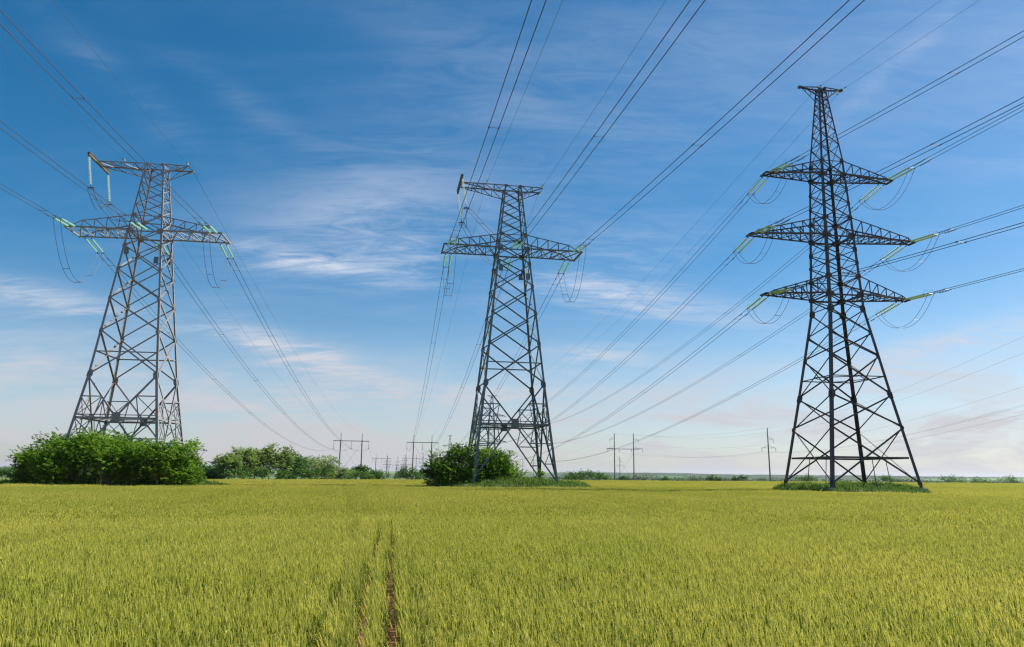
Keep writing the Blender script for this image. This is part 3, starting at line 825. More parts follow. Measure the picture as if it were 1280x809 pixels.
def double_pylon(pos, label, mat, detail=True, thick=1.0):
    T = Tower('lattice_pylon', pos, label, WL_R, mat, -.55, 'tall steel pylons in the wheat'); T.detail = detail; k = thick
    gus = [] if not detail else [(6.05, .5, .6), (9.64, .75, 1.25), (14.07, .55, .6), (16.76, .5, .6), (19.59, .8, 1.0), (21.29, 1.0, .75), (23.49, .75, .7), (25.15, .5, .6), (26.75, .6, .9), (28.43, 1.05, .75), (30.66, .75, .6), (32.5, .45, .6), (34.3, .45, .6), (36.12, .95, .7), (37.9, .6, .55),
                                 (40.1, .3, .4), (41.9, .28, .4), (43.5, .26, .35), (44.9, .24, .3), (47.7, .4, .4), (.1, .6, .7)]
    gus = [(z, gw * .86, gh * .86) for z, gw, gh in gus]
    T.legs([-.55, 9.64, 19.59, 30, 38, 48], [.34 * k, .32 * k, .30 * k, .25 * k, .18 * k], gus)
    lv = LV_R if detail else [0, 6.0, 9.6, 14.1, 19.6, 23.5, 28.4, 32.5, 37.9, 41.9, 45, 47.9]
    panels = [(max(a, -.2), b, (.15 if a < 15 else .115 if a < 21 else .10 if a < 37 else .08) * k) for a, b in zip(lv, lv[1:])]
    T.bracing(panels, belt, [(21.29, .2 * k), (23.49, .1 * k), (28.43, .2 * k), (30.66, .1 * k), (36.12, .18 * k), (37.9, .1 * k), (47.9, .12 * k)])
    for zb, zt, xt, yt, xp, zp, npn in ARMS_R:
        for s in (-1, 1): T.build_arm('cross_arm', s, zb, zt, xt, yt, xp, zp, npn if detail else 3, .18 * k, .085 * k)
    for s in (-1, 1):
        mb = MB(); xt = 2.75
        for sy in (-1, 1):
            b0 = Vector((s * T.w(47.9), sy * T.w(47.9), 47.95)); b1 = Vector((s * xt, sy * .12, 47.95)); l0 = Vector((s * T.w(46.4), sy * T.w(46.4), 46.5))
            mb.angle(b0, b1, (0, -sy, 0), (0, 0, -1), .14 * k); mb.angle(l0, b0.lerp(b1, .9), (0, -sy, 0), (0, 0, 1), .1 * k)
            for f in (.33, .66): T.brace(mb, b0.lerp(b1, f), l0.lerp(b0.lerp(b1, .9), f), (0, sy, 0), .08 * k, .02)
        mb.box((s * xt, 0, 47.9), (1, 0, 0), (0, 1, 0), (0, 0, 1), .16, .2, .12); mb.build('head_arm', mat, T.root)
    return T


TR = double_pylon(POS['R'], 'tallest pylon, near black lattice with three pairs of cross-arms, on the right', M['steel_dark'])
FAR_R = (at(613.5, 590, 440).x, 440.0)
HEADR = math.atan2(FAR_R[0] - POS['R'][0], FAR_R[1] - POS['R'][1])
far_z = float(land_z(*FAR_R)) + .3
farT = double_pylon((FAR_R[0], FAR_R[1], -HEADR, far_z - BASE_Z), 'small distant three-armed pylon seen through the legs of the centre pylon', M['steel_far'], False, 1.25)
farT.root['group'] = 'distant pylons on the horizon'
for zb, zt, xt, yt, xp, zp, npn in ARMS_R:
    for s in (-1, 1):
        e, st, d, s1, t1 = steel_string(farT, (s * (xt - .2), 0, zb), (0, 0, -1), 3.6, M['glass_white'], .13, 10, .3)


def dress_double():
    T = TR; yaw = POS['R'][2]; armdir = Vector((math.cos(yaw), math.sin(yaw), 0)); dxn = .17
    slopes = {(0, -1): .100, (1, -1): .072, (2, -1): .122, (0, 1): .048, (1, 1): .080, (2, 1): .025}
    nm = ['lowest', 'middle', 'upper']; bd = Vector((math.cos(HEADR), -math.sin(HEADR), 0))
    for i, (zb, zt, xt, yt, xp, zp, npn) in enumerate(ARMS_R):
        for s in (-1, 1):
            sn = 'left' if s < 0 else 'right'; x = s * (xt - .55); yy = yt + .1
            hN, fN = near_fn(dxn, slopes[(i, s)], 300.0); dN = Vector((hN.x, hN.y, -slopes[(i, s)]))
            endp = Vector((FAR_R[0], FAR_R[1], far_z + zb - 3.7)) + bd * (s * (xt - .2))
            stp = T.W((x, yy, zb)); v = endp - stp; Lh = math.hypot(v.x, v.y); sag = 12.0
            dF = Vector((v.x / Lh, v.y / Lh, v.z / Lh - 4 * sag / Lh)).normalized()
            en = tension_pair(T, x, -1, yy, zb, dN, M['glass_olive'], 4.2, .12); ef = tension_pair(T, x, 1, yy, zb, dF, M['glass_olive'], 4.2, .12)
            cable_bundle('twin_cable', en, fN, 0, 'twin cable from the %s arm on the %s of the right pylon, rising right overhead' % (nm[i], sn),
                         'cables over the field towards the viewer', 300, WR_NEAR, spacers=(2.5, 25, 52), dampers=(1.2, 2.0), side=armdir)
            v = endp - ef
            cable_bundle('twin_cable', ef, (lambda t, v=v: v * t - Vector((0, 0, 4 * sag * t * (1 - t)))), 0,
                         'twin cable from the %s arm on the %s of the right pylon, sagging away left' % (nm[i], sn),
                         'cables running away over the field', 1.0, WR_FAR, spacers=(.01, .12, .25, .4, .6), dampers=(.005,), side=armdir, taper=.25)
            jumper('jumper_loop', en, ef, 2.7, 'slack twin loop below the %s arm on the %s of the right pylon' % (nm[i], sn), 'slack loops below the cross-arms', armdir, spac=(.3, .6))
    for x, sn, s_ in ((-.5, 'left', .13), (2.75, 'right', .115)):
        hN, fN = near_fn(.17, s_ if x > 0 else .105, 300.0); fit = []
        for sy, dd in ((-1, Vector((hN.x, hN.y, -.1))), (1, Vector((math.sin(HEADR), math.cos(HEADR), -.1)))):
            e, st, d, s1, t1 = steel_string(T, (x, sy * .2, 47.9), T.D(dd), .8, M['glass_white'], .1, 3, .15); fit.append(T.W(e))
        single_wire('earth_wire', [fit[0] + fN(300 * (k / 40) ** 1.25) for k in range(41)], .013, 'thin earth wire from the top of the right pylon on its %s, going up right' % sn, 'thin earth wires')
        single_wire('earth_wire', parab(fit[1], Vector((FAR_R[0], FAR_R[1], far_z + 47.5)) + bd * (2.6 if x > 0 else -2.6), 10), .014, 'thin earth wire from the top of the right pylon on its %s, falling away left' % sn, 'thin earth wires')


dress_double()
# further copies of the distant pylon down the same line and beside it
for px, Y, lab in ((561.5, 860, 'tiny distant pylon whose head shows just above the centre bush'), (544.6, 1240, 'tiny distant pylon showing between the twin poles and the centre bush'), (528, 1500, 'tiny distant pylon on the horizon right of the far twin poles'),
                   (496.5, 1900, 'tiny distant pylon alone on the horizon left of the centre twin poles'), (483.5, 1800, 'tiny distant pylon right of the left line of twin poles'), (505.5, 1700, 'tiny distant dark pylon close beside the centre twin poles')):
    c = copy_tree(farT.root); p = at(px, 592, Y); c.location = (p.x, Y, float(land_z(p.x, Y)) + .2); tag(c, lab)

# ------------------------------------------------------------------ twin-pole frames
def twin_pole(hf, head, ztop, zbeam, zins, label, half=5.2, beam=8.7):
    z0 = float(land_z(hf[0], hf[1])); root = empty('twin_pole_frame', (hf[0], hf[1], z0), -head); tag(root, label, 'power pole', 'twin-pole frames in the distance')
    for s in (-1, 1):
        mb = MB(); mb.tube([(s * half * 1.03, 0, -1), (s * half, 0, zbeam - z0 + .4)], .36, 8, .25); mb.build('pole', M['wood_pole'], root)
        mb = MB(); H = ztop - z0; b = zbeam - z0
        for q in (-.22, .22): mb.angle((s * half + q, 0, b), (s * half + q * .3, 0, H), (1, 0, 0), (0, 1, 0), .1)
        for k in range(3): mb.angle((s * half - .2, 0, b + k * (H - b) / 3), (s * half + .2, 0, b + (k + 1) * (H - b) / 3), (1, 0, 0), (0, 1, 0), .07)
        mb.build('peak', M['steel_far'], root)
    mb = MB()
    for sy in (-.3, .3): mb.box((0, sy, zbeam - z0), (1, 0, 0), (0, 1, 0), (0, 0, 1), beam, .1, .15)
    mb.build('crossbeam', M['wood_pole'], root)
    mb = MB()
    b = zbeam - z0 - 1.0; mb.tube([(-half, 0, b), (half, 0, 3.0)], .035, 4); mb.tube([(half, 0, b), (-half, 0, 3.0)], .035, 4); mb.build('brace', M['wire'], root)
    for x in (-8.5, 0, 8.5):
        mb = MB(); pts, rad = [], []
        zt, zi = zbeam - z0 - .2, zins - z0
        for k in range(12):
            for f, r_ in ((0, .04), (.4, .15), (.6, .15), (.8, .04)): pts.append((x, 0, zt + (zi - zt) * (k + f) / 12)); rad.append(r_)
        mb.tube(pts, rad, 6); st = mb.build('insulator_string', M['fitting'], root)
        mb = MB(); mb.box((x, 0, zi - .1), (1, 0, 0), (0, 1, 0), (0, 0, 1), .35, .3, .12); mb.build('clamp', M['fitting'], st)
    return root


def extrap(key, hf, d):
    h = HEAD[key]; return (hf[0] + math.sin(h) * d, hf[1] + math.cos(h) * d)


protoL = twin_pole(HF_L, HEAD['L'], at(437, 541.8, 380).z, at(437, 551.3, 380).z, ZI_L, 'nearest twin-pole frame of the left line, beside the tree row')
protoC = twin_pole(HF_C, HEAD['C'], at(527, 544, 420).z, at(527, 553.2, 420).z, ZI_C, 'nearest twin-pole frame of the centre line, left of the centre bush', half=4.95, beam=8.6)
for key, hf, proto, who in (('L', HF_L, protoL, 'left'), ('C', HF_C, protoC, 'centre')):
    prev = proto; pz = ZI_L if key == 'L' else ZI_C
    for n_, d in (('second', 350), ('third', 720), ('fourth', 1110)):
        q = extrap(key, hf, d); c = copy_tree(proto); z = float(land_z(*q)); c.location = (q[0], q[1], z); tag(c, '%s twin-pole frame away along the %s line, small in the distance' % (n_, who))
        if n_ == 'second':
            h = HEAD[key]; bd = Vector((math.cos(h), -math.sin(h), 0)); dz = z - proto.location.z
            for x, w_ in ((-8.5, 'left'), (0, 'middle'), (8.5, 'right')):
                A = Vector((hf[0], hf[1], pz - .15)) + bd * x; B = Vector((q[0], q[1], pz - .15 + dz)) + bd * x
                single_wire('power_cable', parab(A, B, 8), .03, 'far %s cable between the first and second twin-pole frames of the %s line' % (w_, who), 'far cables between twin poles', 'power cable', 4)

# ------------------------------------------------------------------ 110 kV concrete poles to the right
def arm_iron(mb, s, z, L, x0=0.0):
    mb.angle((x0, 0, z), (x0 + s * L, 0, z), (0, 0, -1), (0, 1, 0), .13); mb.angle((x0, 0, z + 1.0), (x0 + s * L * .8, 0, z + .05), (0, 0, -1), (0, 1, 0), .09)


def drop(x, z, root, L=1.5):
    mb = MB(); pts, rad = [], []
    for k in range(8):
        for f, r_ in ((0, .04), (.4, .14), (.6, .14), (.8, .04)): pts.append((x, 0, z - L * (k + f) / 8)); rad.append(r_)
    mb.tube(pts, rad, 6); mb.build('insulator_string', M['fitting'], root)


def single_pole(x, y, yaw, H, label, lean=0.0, arms=((1, .20, 2.1), (-1, .36, 2.6), (1, .36, 2.9))):
    z0 = float(land_z(x, y)); root = empty('concrete_pole', (x, y, z0), yaw); root.rotation_euler = (0, lean, yaw); tag(root, label, 'power pole', 'single concrete poles')
    mb = MB(); mb.tube([(0, 0, -1), (0, 0, H * .6), (0, 0, H)], .30, 8, .17); mb.build('pole', M['concrete_pole'], root)
    at_ = [(0, H)]
    for s, f, L in arms:
        mb = MB(); z = H * (1 - f); arm_iron(mb, s, z, L); mb.build('crossarm', M['steel_far'], root); drop(s * (L - .08), z, root); at_.append((s * (L - .08), z - 1.55))
    m = Matrix.Translation((x, y, z0)) @ Matrix.Rotation(yaw, 4, 'Z') @ Matrix.Rotation(lean, 4, 'Y')
    return root, [m @ Vector((a, 0, b)) for a, b in at_]


pP = at(780.6, 596, 360); p1 = at(963, 600, 285)
z0 = float(land_z(pP.x, 360)); portal = empty('portal_pole', (pP.x, 360, z0), 0.0); tag(portal, 'pair of tall concrete poles joined by a beam between centre and right pylons', 'power pole')
hw = (at(792.6, 560, 360).x - at(768.7, 560, 360).x) / 2; HP = at(780, 541.9, 360).z - z0; zb_ = at(780, 561.4, 360).z - z0
for s in (-1, 1):
    mb = MB(); mb.tube([(s * hw, 0, -1), (s * hw, 0, HP)], .31, 8, .17); mb.build('pole', M['concrete_pole'], portal)
mb = MB(); mb.box((-.6, 0, zb_), (1, 0, 0), (0, 1, 0), (0, 0, 1), hw + 3.2, .1, .12)
mb.build('crossbeam', M['steel_far'], portal)
mb = MB(); arm_iron(mb, -1, HP - 2.6, 2.2, -hw); arm_iron(mb, 1, HP - 2.9, 2.4, hw); arm_iron(mb, 1, zb_ + .25, 4.3, hw); arm_iron(mb, -1, zb_ + .3, 3.2, -hw); mb.build('crossarm', M['steel_far'], portal)
for x, z in ((-hw - 2.1, HP - 2.6), (hw + 2.3, HP - 2.9), (hw + 4.2, zb_ + .2), (-hw - 3.1, zb_), (-hw + 2.4, zb_), (hw - 1.0, zb_)): drop(x, z, portal)
mb = MB(); mb.tube([(-hw + .2, 0, zb_ - 2), (hw - .2, 0, .6)], .03, 4); mb.tube([(hw - .2, 0, zb_ - 2), (-hw + .2, 0, .6)], .03, 4); mb.build('brace', M['wire'], portal)
PT = [Vector((pP.x + x, 360, z0 + z)) for x, z in ((-hw, HP), (hw + 2.3, HP - 4.4), (-hw + 2.4, zb_ - 1.55), (hw + 4.2, zb_ - 1.35), (hw, HP), (hw - 1.0, zb_ - 1.55))]
H1 = at(962.5, 535, 285).z - float(land_z(p1.x, 285))
s1, W1 = single_pole(p1.x, 285, .1, H1, 'slightly leaning concrete pole with short arms just left of the right pylon base', -.008)
s2, W2 = single_pole(70, 82, .1, 24.0, 'concrete pole standing in the wheat beyond the right pylon', 0.0)
s3, W3 = single_pole(at(775, 596, 640).x, 640, .2, 20, 'distant concrete pole almost hidden behind the joined pair of poles')
s4, W4 = single_pole(at(653.2, 596, 820).x, 820, .2, 22, 'distant thin pole with a crossarm seen between the centre pylon legs')
s5, W5 = single_pole(at(647.3, 596, 1050).x, 1050, .2, 17, 'distant short pole just right of the centre bush')
s6, W6 = single_pole(at(666.6, 596, 700).x, 700, .2, 19, 'distant bare pole behind the right foot of the centre pylon')
wl = ['topmost', 'upper', 'left lower', 'right lower', 'second upper', 'inner lower']
W1x = W1 + [W1[0] + Vector((.3, 0, -1.6)), W1[2] + Vector((1.6, 0, .2))]; W2x = W2 + [W2[0] + Vector((.3, 0, -2.2)), W2[2] + Vector((1.9, 0, .3))]
for k in range(6):
    single_wire('overhead_wire', parab(PT[k], W1x[k], 2.2), .015, '%s wire strung between the joined poles and the lone concrete pole' % wl[k], 'wires of the concrete pole line', 'wire', 4)
    single_wire('overhead_wire', parab(W1x[k], W2x[k], 3.0), .011, '%s wire from the lone concrete pole to the right edge, behind the right pylon' % wl[k], 'wires of the concrete pole line', 'wire', 4)
for k in range(4):
    single_wire('overhead_wire', parab(PT[k], W4[k], 6.0), .015, '%s wire from the joined poles falling away left behind the centre pylon' % wl[k], 'wires of the concrete pole line', 'wire', 4)

# ------------------------------------------------------------------ mounds and rough grass
def grass_blades(name, px, py, pz, h0, h1, parent=None, lean=.35, wide=.02, mat='grass'):
    n = len(px); h = rng.uniform(h0, h1, n); a = rng.uniform(0, 6.283, n); b = rng.uniform(0, 6.283, n); w = rng.uniform(.6, 1.4, n) * wide
    base = np.stack([px, py, pz], -1); sd = np.stack([np.cos(a) * w, np.sin(a) * w, np.zeros(n)], -1)
    l = rng.uniform(.05, lean, n) * h
    mid = base + np.stack([np.cos(b) * l * .35, np.sin(b) * l * .35, h * .6], -1); tip = base + np.stack([np.cos(b) * l, np.sin(b) * l, h * rng.uniform(.8, 1, n)], -1)
    v = np.stack([base - sd, base + sd, mid + sd * .8, mid - sd * .8, mid - sd * .8, mid + sd * .8, tip + sd * .1, tip - sd * .1], 1).reshape(-1, 3)
    q = np.arange(n * 8).reshape(-1, 4); tone = np.repeat(rng.beta(1.6, 2.2, n), 2)
    o = link_mesh(name, np_mesh(name, v, q, M[mat], color=tone), parent); return o


MOUND_NAMES = ['low earth mound with rough grass under the centre pylon', 'low grassy mound under the feet of the right pylon', 'low overgrown mound under the left pylon and its shrubs']


def mound_h(i, u, v):
    mx, my, a, b, rot = MOUNDS[i]; r2 = (u / a) ** 2 + (v / b) ** 2
    top = [1.42, 1.36, 1.0][i]
    return top * np.clip(1 - r2, 0, 1) ** .24 + .05 * np.sin(u * 1.3 + i) * np.cos(v * 1.1) * np.clip(1 - r2, 0, 1)


for i, (mx, my, a, b, rot) in enumerate(MOUNDS):
    nr, na = 14, 56; rr, aa = np.meshgrid(np.linspace(0.0, 1.0, nr) ** .8, np.linspace(0, 2 * np.pi, na, endpoint=False), indexing='ij')
    u = rr * np.cos(aa) * a; v = rr * np.sin(aa) * b; c, s = math.cos(rot), math.sin(rot)
    z = mound_h(i, u, v) - np.where(rr > .99, .1, 0)
    pts = np.stack([mx + u * c - v * s, my + u * s + v * c, z], -1).reshape(-1, 3)
    I_ = np.arange(nr - 1)[:, None] * na; J = np.arange(na)[None, :]; Jn = (J + 1) % na
    q = np.stack([I_ + J, I_ + na + J, I_ + na + Jn, I_ + Jn], -1).reshape(-1, 4)
    if 'mound' not in M: M['mound'] = plain('mound_earth', (0.08, 0.095, 0.03), .95, 0, .5, 1.5)
    o = link_mesh('mound', np_mesh('mound', pts, q, M['mound'], smooth=True)); tag(o, MOUND_NAMES[i], 'mound', kind='structure')
    n = [34000, 30000, 26000][i]; r_ = np.sqrt(rng.uniform(0, 1.32, n)); t = rng.uniform(0, 6.283, n); u = r_ * np.cos(t) * a; v = r_ * np.sin(t) * b
    tall = np.clip(.45 + .75 * lowfreq(u * 2.2 + i * 40, v * 2.2, 31), 0.05, 1.6) * np.clip((1.16 - r_) * 3.2, .25, 1)
    keep = rng.uniform(0, 1, n) < np.clip((1.2 - r_) * 2.2, .04, 1); u, v, tall = u[keep], v[keep], tall[keep]
    zz_ = np.where((u / a) ** 2 + (v / b) ** 2 < 1, mound_h(i, u, v), 0.0)
    g = grass_blades('rough_grass', mx + u * c - v * s, my + u * s + v * c, zz_ - .03, .22 * tall + .10, ([.62, .8, .6][i]) * tall + .16, wide=.030)
    tn = g.data.attributes['tone']; arr = np.zeros(len(g.data.polygons), dtype=np.float32); tn.data.foreach_get('value', arr)
    dry = np.repeat(np.clip(lowfreq(u * 1.1 + 7, v * 2 + i * 9, 44) + .05, 0, 1), 2); arr = np.clip(arr * (.75 + .35 * np.repeat(tall, 2)) + dry * 1.1, 0, 1.6); tn.data.foreach_set('value', arr.astype(np.float32))
    tag(g, ['rough dark grass and weeds on the mound under the centre pylon', 'tall green weeds on the mound under the right pylon', 'rough grass at the foot of the left shrubs'][i], 'grass', kind='stuff')
# green verge beyond the crop
n = 60000; a_ = rng.uniform(-46, 46, n); e_ = edge_arr(a_); d_ = e_ + rng.uniform(0, 16, n) * (e_ / 150); X = np.sin(np.radians(a_)) * d_; Y = np.cos(np.radians(a_)) * d_
g = grass_blades('verge_grass', X, Y, land_z(X, Y) - .03, .3, .9, wide=.09); tag(g, 'strip of rough green grass along the far edge of the wheat', 'grass', kind='stuff')

# ------------------------------------------------------------------ shrubs and trees
def spray_cloud(r_, centers, radii, nspray, nleaf, leaf, up=.6, droop=.42, length=.9, shell=.45):
    """compound-leaf sprays spread through the volume of the given lobes; returns verts, quads, tone"""
    k = len(centers); vol = radii.prod(1); idx = r_.choice(k, nspray, p=vol / vol.sum())
    d = r_.normal(size=(nspray, 3)); d[:, 2] = np.abs(d[:, 2]) * 1.0 - .35; d /= np.linalg.norm(d, axis=1)[:, None]
    rad = r_.uniform(shell, 1.0, nspray) ** .7
    p = centers[idx] + d * radii[idx] * rad[:, None]
    nc = max(6, nspray // 13); pick = r_.integers(0, nc, nspray); spread = float(radii.mean()) * .30          # sprays gather in leafy clumps
    ctone = r_.normal(.42, .16, nc)
    p = p[:nc][pick] + r_.normal(0, 1, (nspray, 3)) * spread * np.array([1, 1, .8]); d = .6 * d[:nc][pick] + .4 * d
    out = d * np.array([1, 1, .6]) + np.array([0, 0, up]) + r_.normal(0, .35, (nspray, 3)); out /= np.linalg.norm(out, axis=1)[:, None]
    L = length * r_.uniform(.5, 1.25, nspray); tone = np.clip(ctone[pick] + r_.normal(0, .13, nspray), 0, 1)
    t = (np.arange(nleaf) + .6) / nleaf; side = np.where(np.arange(nleaf) % 2, 1.0, -1.0)
    hz = np.cross(out, np.array([0, 0, 1.0])); hz /= (np.linalg.norm(hz, axis=1)[:, None] + 1e-6)
    pos = p[:, None] + out[:, None] * (L[:, None] * t)[..., None]; pos[..., 2] -= droop * (L[:, None] * t) ** 2 / np.maximum(L[:, None], .2)
    ld = hz[:, None] * side[None, :, None] * .8 + out[:, None] * .55 + r_.normal(0, .25, (nspray, nleaf, 3)); ld[..., 2] -= .25
    ld /= np.linalg.norm(ld, axis=2)[..., None]
    ls = leaf * r_.uniform(.65, 1.35, (nspray, nleaf)); ls = ls * (1.05 - .45 * t)[None]
    nrm = np.cross(ld, r_.normal(0, .5, (nspray, nleaf, 3)) + np.array([0, 0, 1.0])); nrm /= (np.linalg.norm(nrm, axis=2)[..., None] + 1e-6)
    w = ls[..., None] * .36
    a = pos; b = pos + ld * ls[..., None] * .5 + nrm * w; c = pos + ld * ls[..., None]; e = pos + ld * ls[..., None] * .5 - nrm * w
    v = np.stack([a, b, c, e], 2).reshape(-1, 3); q = np.arange(len(v)).reshape(-1, 4)
    tn = np.repeat(tone, nleaf) + r_.normal(0, .10, nspray * nleaf)
    return v, q, np.clip(tn, 0, 1), p


def shrub(name, x, y, z, w, d, h, seed, label, cat, group, nspray=420, nleaf=15, leaf=.16, mat='leaf', stems=17, bark='bark', length=.85, low=-.06, lobes=12, trunk_h=None, twiggy=0):
    r_ = np.random.default_rng(seed); root = empty(name, (x, y, z)); tag(root, label, cat, group)
    cen, rad = [], []
    for k in range(lobes):
        a = r_.uniform(0, 6.283); rr = r_.uniform(0, .62) ** .7; zz = r_.uniform(low + .18, .84) * h
        taper = 1 - .5 * (zz / h) ** 2
        cen.append((math.cos(a) * rr * w / 2 * taper, math.sin(a) * rr * d / 2 * taper, zz)); s_ = r_.uniform(.26, .42)
        rad.append((w * s_, d * s_, h * r_.uniform(.16, .27)))
    cen, rad = np.array(cen), np.array(rad)
    v, q, tn, p = spray_cloud(r_, cen, rad, nspray, nleaf, leaf, length=length)
    v[:, 2] = np.maximum(v[:, 2], .05)
    link_mesh('crown', np_mesh('crown', v, q, M[mat], color=tn), root)
    if twiggy:
        v2, q2, t2, _ = spray_cloud(r_, cen, rad * 1.05, twiggy, 8, leaf * 1.4, length=length)
        q_ = v2.reshape(-1, 4, 3); m_ = q_.mean(1, keepdims=True); ax = q_[:, 2:3] - q_[:, 0:1]; q_ = np.concatenate([q_[:, 0:1], q_[:, 0:1] + .5 * ax + (q_[:, 1:2] - m_) * .15, q_[:, 2:3], q_[:, 0:1] + .5 * ax - (q_[:, 1:2] - m_) * .15], 1)
        link_mesh('bare_twigs', np_mesh('bare_twigs', q_.reshape(-1, 3), q2, M['twig'], color=t2), root)  # bare leafless twigs: spray quads narrowed to slivers, all in one mesh
    mb = MB(); tops = p[r_.choice(len(p), stems, replace=False)]
    if trunk_h:
        mb.tube([(0, 0, -.4), (r_.normal(0, .12), r_.normal(0, .1), trunk_h * .5), (r_.normal(0, .2), 0, trunk_h)], h * .022, 7, h * .014)
    for tp in tops:
        b0 = Vector((r_.normal(0, w * .12), r_.normal(0, d * .12), -.2)) if not trunk_h else Vector((0, 0, trunk_h * r_.uniform(.6, 1)))
        tp = Vector(tp); mid = b0.lerp(tp, .5) + Vector((r_.normal(0, .12), r_.normal(0, .12), .1 * h)) * .6
        mb.tube([b0, mid, tp], h * .0125, 5, h * .003)
    mb.build('trunk' if trunk_h else 'stems', M[bark], root)
    return root


# the wide clump round the left pylon: px centre, forward distance, width, height
LSH = [(34, 77, 2.9, 3.8), (64, 75, 4.0, 5.0), (100, 77, 4.8, 5.3), (138, 75.5, 4.6, 5.1), (172, 76, 4.4, 5.0), (205, 76, 4.4, 4.9), (224, 77.5, 3.6, 4.9), (234, 79, 2.4, 3.7), (85, 82, 5.0, 5.3), (150, 83, 5.0, 5.3), (210, 83, 5.0, 5.0), (120, 80, 4.4, 5.6), (48, 80, 3.6, 4.8)]
LLAB = ['low leafy shrub at the far left end of the clump under the left pylon', 'tall bushy shrub second from the left end of the clump', 'tall dense shrub under the left leg of the left pylon', 'dense shrub in front of the middle of the left pylon',
        'dense shrub just left of the bright front leg of the left pylon', 'dense shrub right of the bright front leg of the left pylon', 'rounded shrub under the right edge of the left pylon', 'lower rounded shrub at the right end of the clump under the left pylon',
        'shrub at the back left of the clump, showing over the front row', 'shrub at the back of the clump behind the pylon middle', 'shrub at the back right of the clump behind the right legs', 'shrub with a tall leafy tip rising highest inside the left pylon', 'shrub filling the back of the far left end']
for k, ((px, Y, w, h), lb) in enumerate(zip(LSH, LLAB)):
    p = at(px, 600, Y); shrub('shrub', p.x, Y, .25, w * 1.0, w, h, 300 + k, lb, 'shrub', 'shrubs under the left pylon', nspray=int(220 * w * h / 4.4) + 280, leaf=.17, length=.62)
# the bush at the foot of the centre pylon
CSH = [(562, 88, 4.2, 3.5, 'wide leafy bush at the left of the clump by the centre pylon'), (590, 89.5, 4.8, 4.6, 'tallest leafy bush against the left leg of the centre pylon'), (622, 90, 4.4, 4.2, 'leafy bush inside the legs of the centre pylon'), (547, 88.5, 2.6, 2.4, 'small dark bush at the left foot of the clump by the centre pylon'), (607, 91, 4.6, 4.6, 'leafy bush at the back of the clump by the centre pylon')]
for k, (px, Y, w, h, lb) in enumerate(CSH):
    p = at(px, 600, Y); shrub('shrub', p.x, Y, .75, w * 1.1, w, h * .94, 400 + k, lb, 'shrub', 'bushes at the centre pylon', lobes=12, nspray=int(250 * w * h / 4.4) + 220, leaf=.20, length=.95)
p = at(673, 596, 92); shrub('sapling', p.x, 92, .9, 1.1, 1.1, 2.3, 450, 'thin sapling by the right foot of the centre pylon', 'sapling', None, nspray=70, nleaf=11, leaf=.17, stems=3, length=.6, lobes=4)

# the row of trees beyond the crop on the left
TRW = [(285, 170, 5.0, 8.2, 0, 'pale green tree at the left end of the far tree row'), (303, 176, 4.6, 9.6, 0, 'tall airy tree near the left end of the far tree row'), (318, 180, 5.0, 9.0, 0, 'loose tree third from the left in the far tree row'), (336, 182, 5.6, 9.8, 0, 'tallest tree in the middle of the far tree row'),
       (352, 186, 5.0, 9.4, 0, 'airy tree right of the tallest one in the far tree row'), (368, 190, 6.4, 8.2, 1, 'dark rounded green tree in the far tree row'), (385, 200, 6.4, 6.8, 2, 'brown half bare tree in the far tree row'), (401, 206, 7.5, 7.8, 0, 'rounded tree near the right end of the far tree row'),
       (418, 215, 6.0, 5.0, 2, 'low brown half bare tree just left of the nearest twin poles'), (450, 240, 5.0, 6.5, 1, 'dark green tree between the nearest twin poles'), (434, 232, 6.0, 4.4, 2, 'brown low tree between the nearest twin poles'), (466, 250, 7.0, 4.6, 1, 'dark low tree right of the nearest twin poles'),
       (272, 172, 3.4, 3.4, 1, 'low shrub just right of the big shrub clump')]
TRW = [(a_, b_, c_, h_ * (.84 if a_ < 430 else .68), k_, l_) for a_, b_, c_, h_, k_, l_ in TRW]
for k, (px, Y, w, h, kind, lb) in enumerate(TRW):
    p = at(px, 598, Y); z = float(land_z(p.x, Y))
    shrub('tree', p.x, Y, z - .2, w, w * .9, h, 500 + k, lb, 'tree', 'trees of the far row', nspray=[850, 800, 380][kind], nleaf=9, leaf=.40, mat=['leaf_far', 'leaf_far_dark', 'leaf_far'][kind], stems=9, bark='bark_pale', length=1.2, low=.05, lobes=11, trunk_h=h * .35, twiggy=[60, 0, 330][kind])
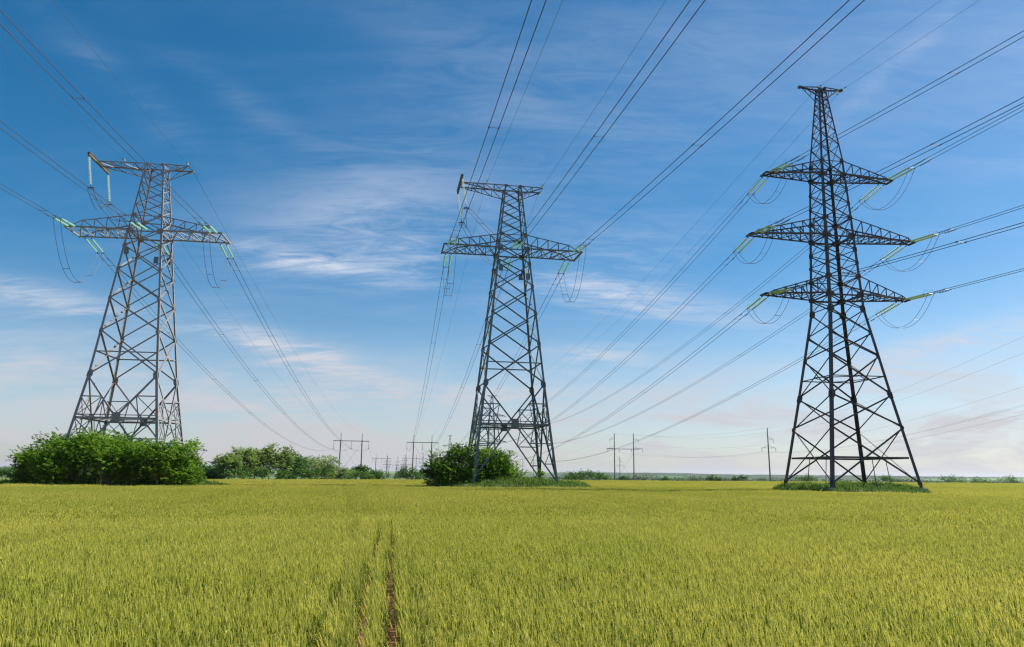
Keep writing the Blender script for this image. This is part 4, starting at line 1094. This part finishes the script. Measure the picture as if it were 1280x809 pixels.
# low bushes along the foot of the tree row and along the far edge of the field
LOWB = [(292, 165), (312, 170), (330, 172), (347, 176), (362, 178), (378, 188), (393, 195), (408, 200), (426, 215), (442, 225), (458, 236), (478, 250)]
for k, (px, Y) in enumerate(LOWB):
    p = at(px, 599, Y); z = float(land_z(p.x, Y)); shrub('bush', p.x, Y, z, 6.2, 3.5, 2.7 + (k * 7 % 5) * .2, 600 + k, 'low green bush along the far tree row, %s from the left' % ['first', 'second', 'third', 'fourth', 'fifth', 'sixth', 'seventh', 'eighth', 'ninth', 'tenth', 'eleventh', 'twelfth'][k], 'bush', 'low bushes at the tree row', nspray=150, nleaf=9, leaf=.36, mat='leaf_far_dark', stems=4, length=1.0, low=0, lobes=7)
FB = [(510, 260, 9, 3.6, 'dark bush below the twin poles of the centre line'), (528, 265, 8, 3.2, 'dark bush left of the centre clump, far off'), (497, 330, 7, 2.6, 'small dark bush left of the centre twin poles'), (728, 330, 12, 4.0, 'wide dark bush right of the centre mound'), (748, 335, 10, 3.4, 'dark bush left of the joined concrete poles'), (782, 340, 5, 2.2, 'tiny bush between the joined concrete poles'), (714, 325, 9, 2.8, 'low bush beside the end of the centre mound'),
      (889, 330, 4.5, 3.0, 'small round bush alone on the field edge right of centre'), (897, 332, 5, 2.0, 'low bush touching the lone round bush on the field edge'), (917, 335, 5, 2.2, 'small bush left of the leaning pole, nearer the lone round bush'), (928, 335, 6, 2.5, 'dark small bush left of the lone concrete pole'), (832, 330, 5, 1.6, 'very low bush on the field edge midway between pylons'),
      (1190, 420, 16, 3.4, 'wide dark bush on the field edge right of the right pylon'), (1225, 425, 16, 3.0, 'wide low bush second on the field edge right of the right pylon'), (1262, 430, 16, 3.4, 'wide dark bush at the right edge of the picture'), (1012, 400, 14, 3.0, 'low dark bush behind the left foot of the right pylon'), (1110, 410, 14, 3.0, 'low dark bush behind the right foot of the right pylon'), (10, 230, 9, 2.8, 'low green bush at the far left behind the shrub clump'),
      (262, 190, 9, 3.6, 'dark bush right behind the big shrub clump')]
for k, (px, Y, w, h, lb) in enumerate(FB):
    p = at(px, 600, Y); z = float(land_z(p.x, Y)); shrub('bush', p.x, Y, z - .1, w, w * .6, h + .6, 700 + k, lb, 'bush', 'bushes along the far field edge', nspray=170 if w < 9 else 520, nleaf=8, leaf=.42, mat='leaf_far_dark', stems=4, length=1.2, low=0, lobes=8)
# hedge line farther out that reads as one mass
n_ = 900; px = rng.uniform(560, 1330, n_); cen = []
for x in px:
    Y = rng.uniform(700, 1100); p = at(float(x), 596, Y); cen.append((p.x, Y, float(land_z(p.x, Y)) + .9))
cen = np.array(cen); sz = rng.gamma(4.0, .24, n_)[:, None]; v, q, tn, _ = spray_cloud(rng, cen, np.array([[9, 5, 1.5]]) * sz, 22000, 4, 1.0, length=1.4, up=.1)
o = link_mesh('far_treeline', np_mesh('far_treeline', v, q, leafy('woods_leaf', (0.02, 0.05, 0.015), (0.07, 0.125, 0.03), .25), color=tn)); tag(o, 'distant dark hedges and woods along the horizon', 'woods', kind='stuff')

# ------------------------------------------------------------------ the air: thin haze in a closed box
def haze():
    mb = MB(); mb.box((0, 3500, 24), (1, 0, 0), (0, 1, 0), (0, 0, 1), 9000, 9000, 48)
    m, T, out = material('haze_air'); v = T.new('ShaderNodeVolumePrincipled'); v.inputs['Color'].default_value = (.80, .88, 1.0, 1); v.inputs['Density'].default_value = HAZE; v.inputs['Anisotropy'].default_value = .3
    m.cycles.homogeneous_volume = True; T.l.new(v.outputs[0], out.inputs['Volume']); o = mb.build('haze', m); tag(o, 'thin pale haze over the land', 'haze', kind='stuff')


HAZE = 0.000045
haze()
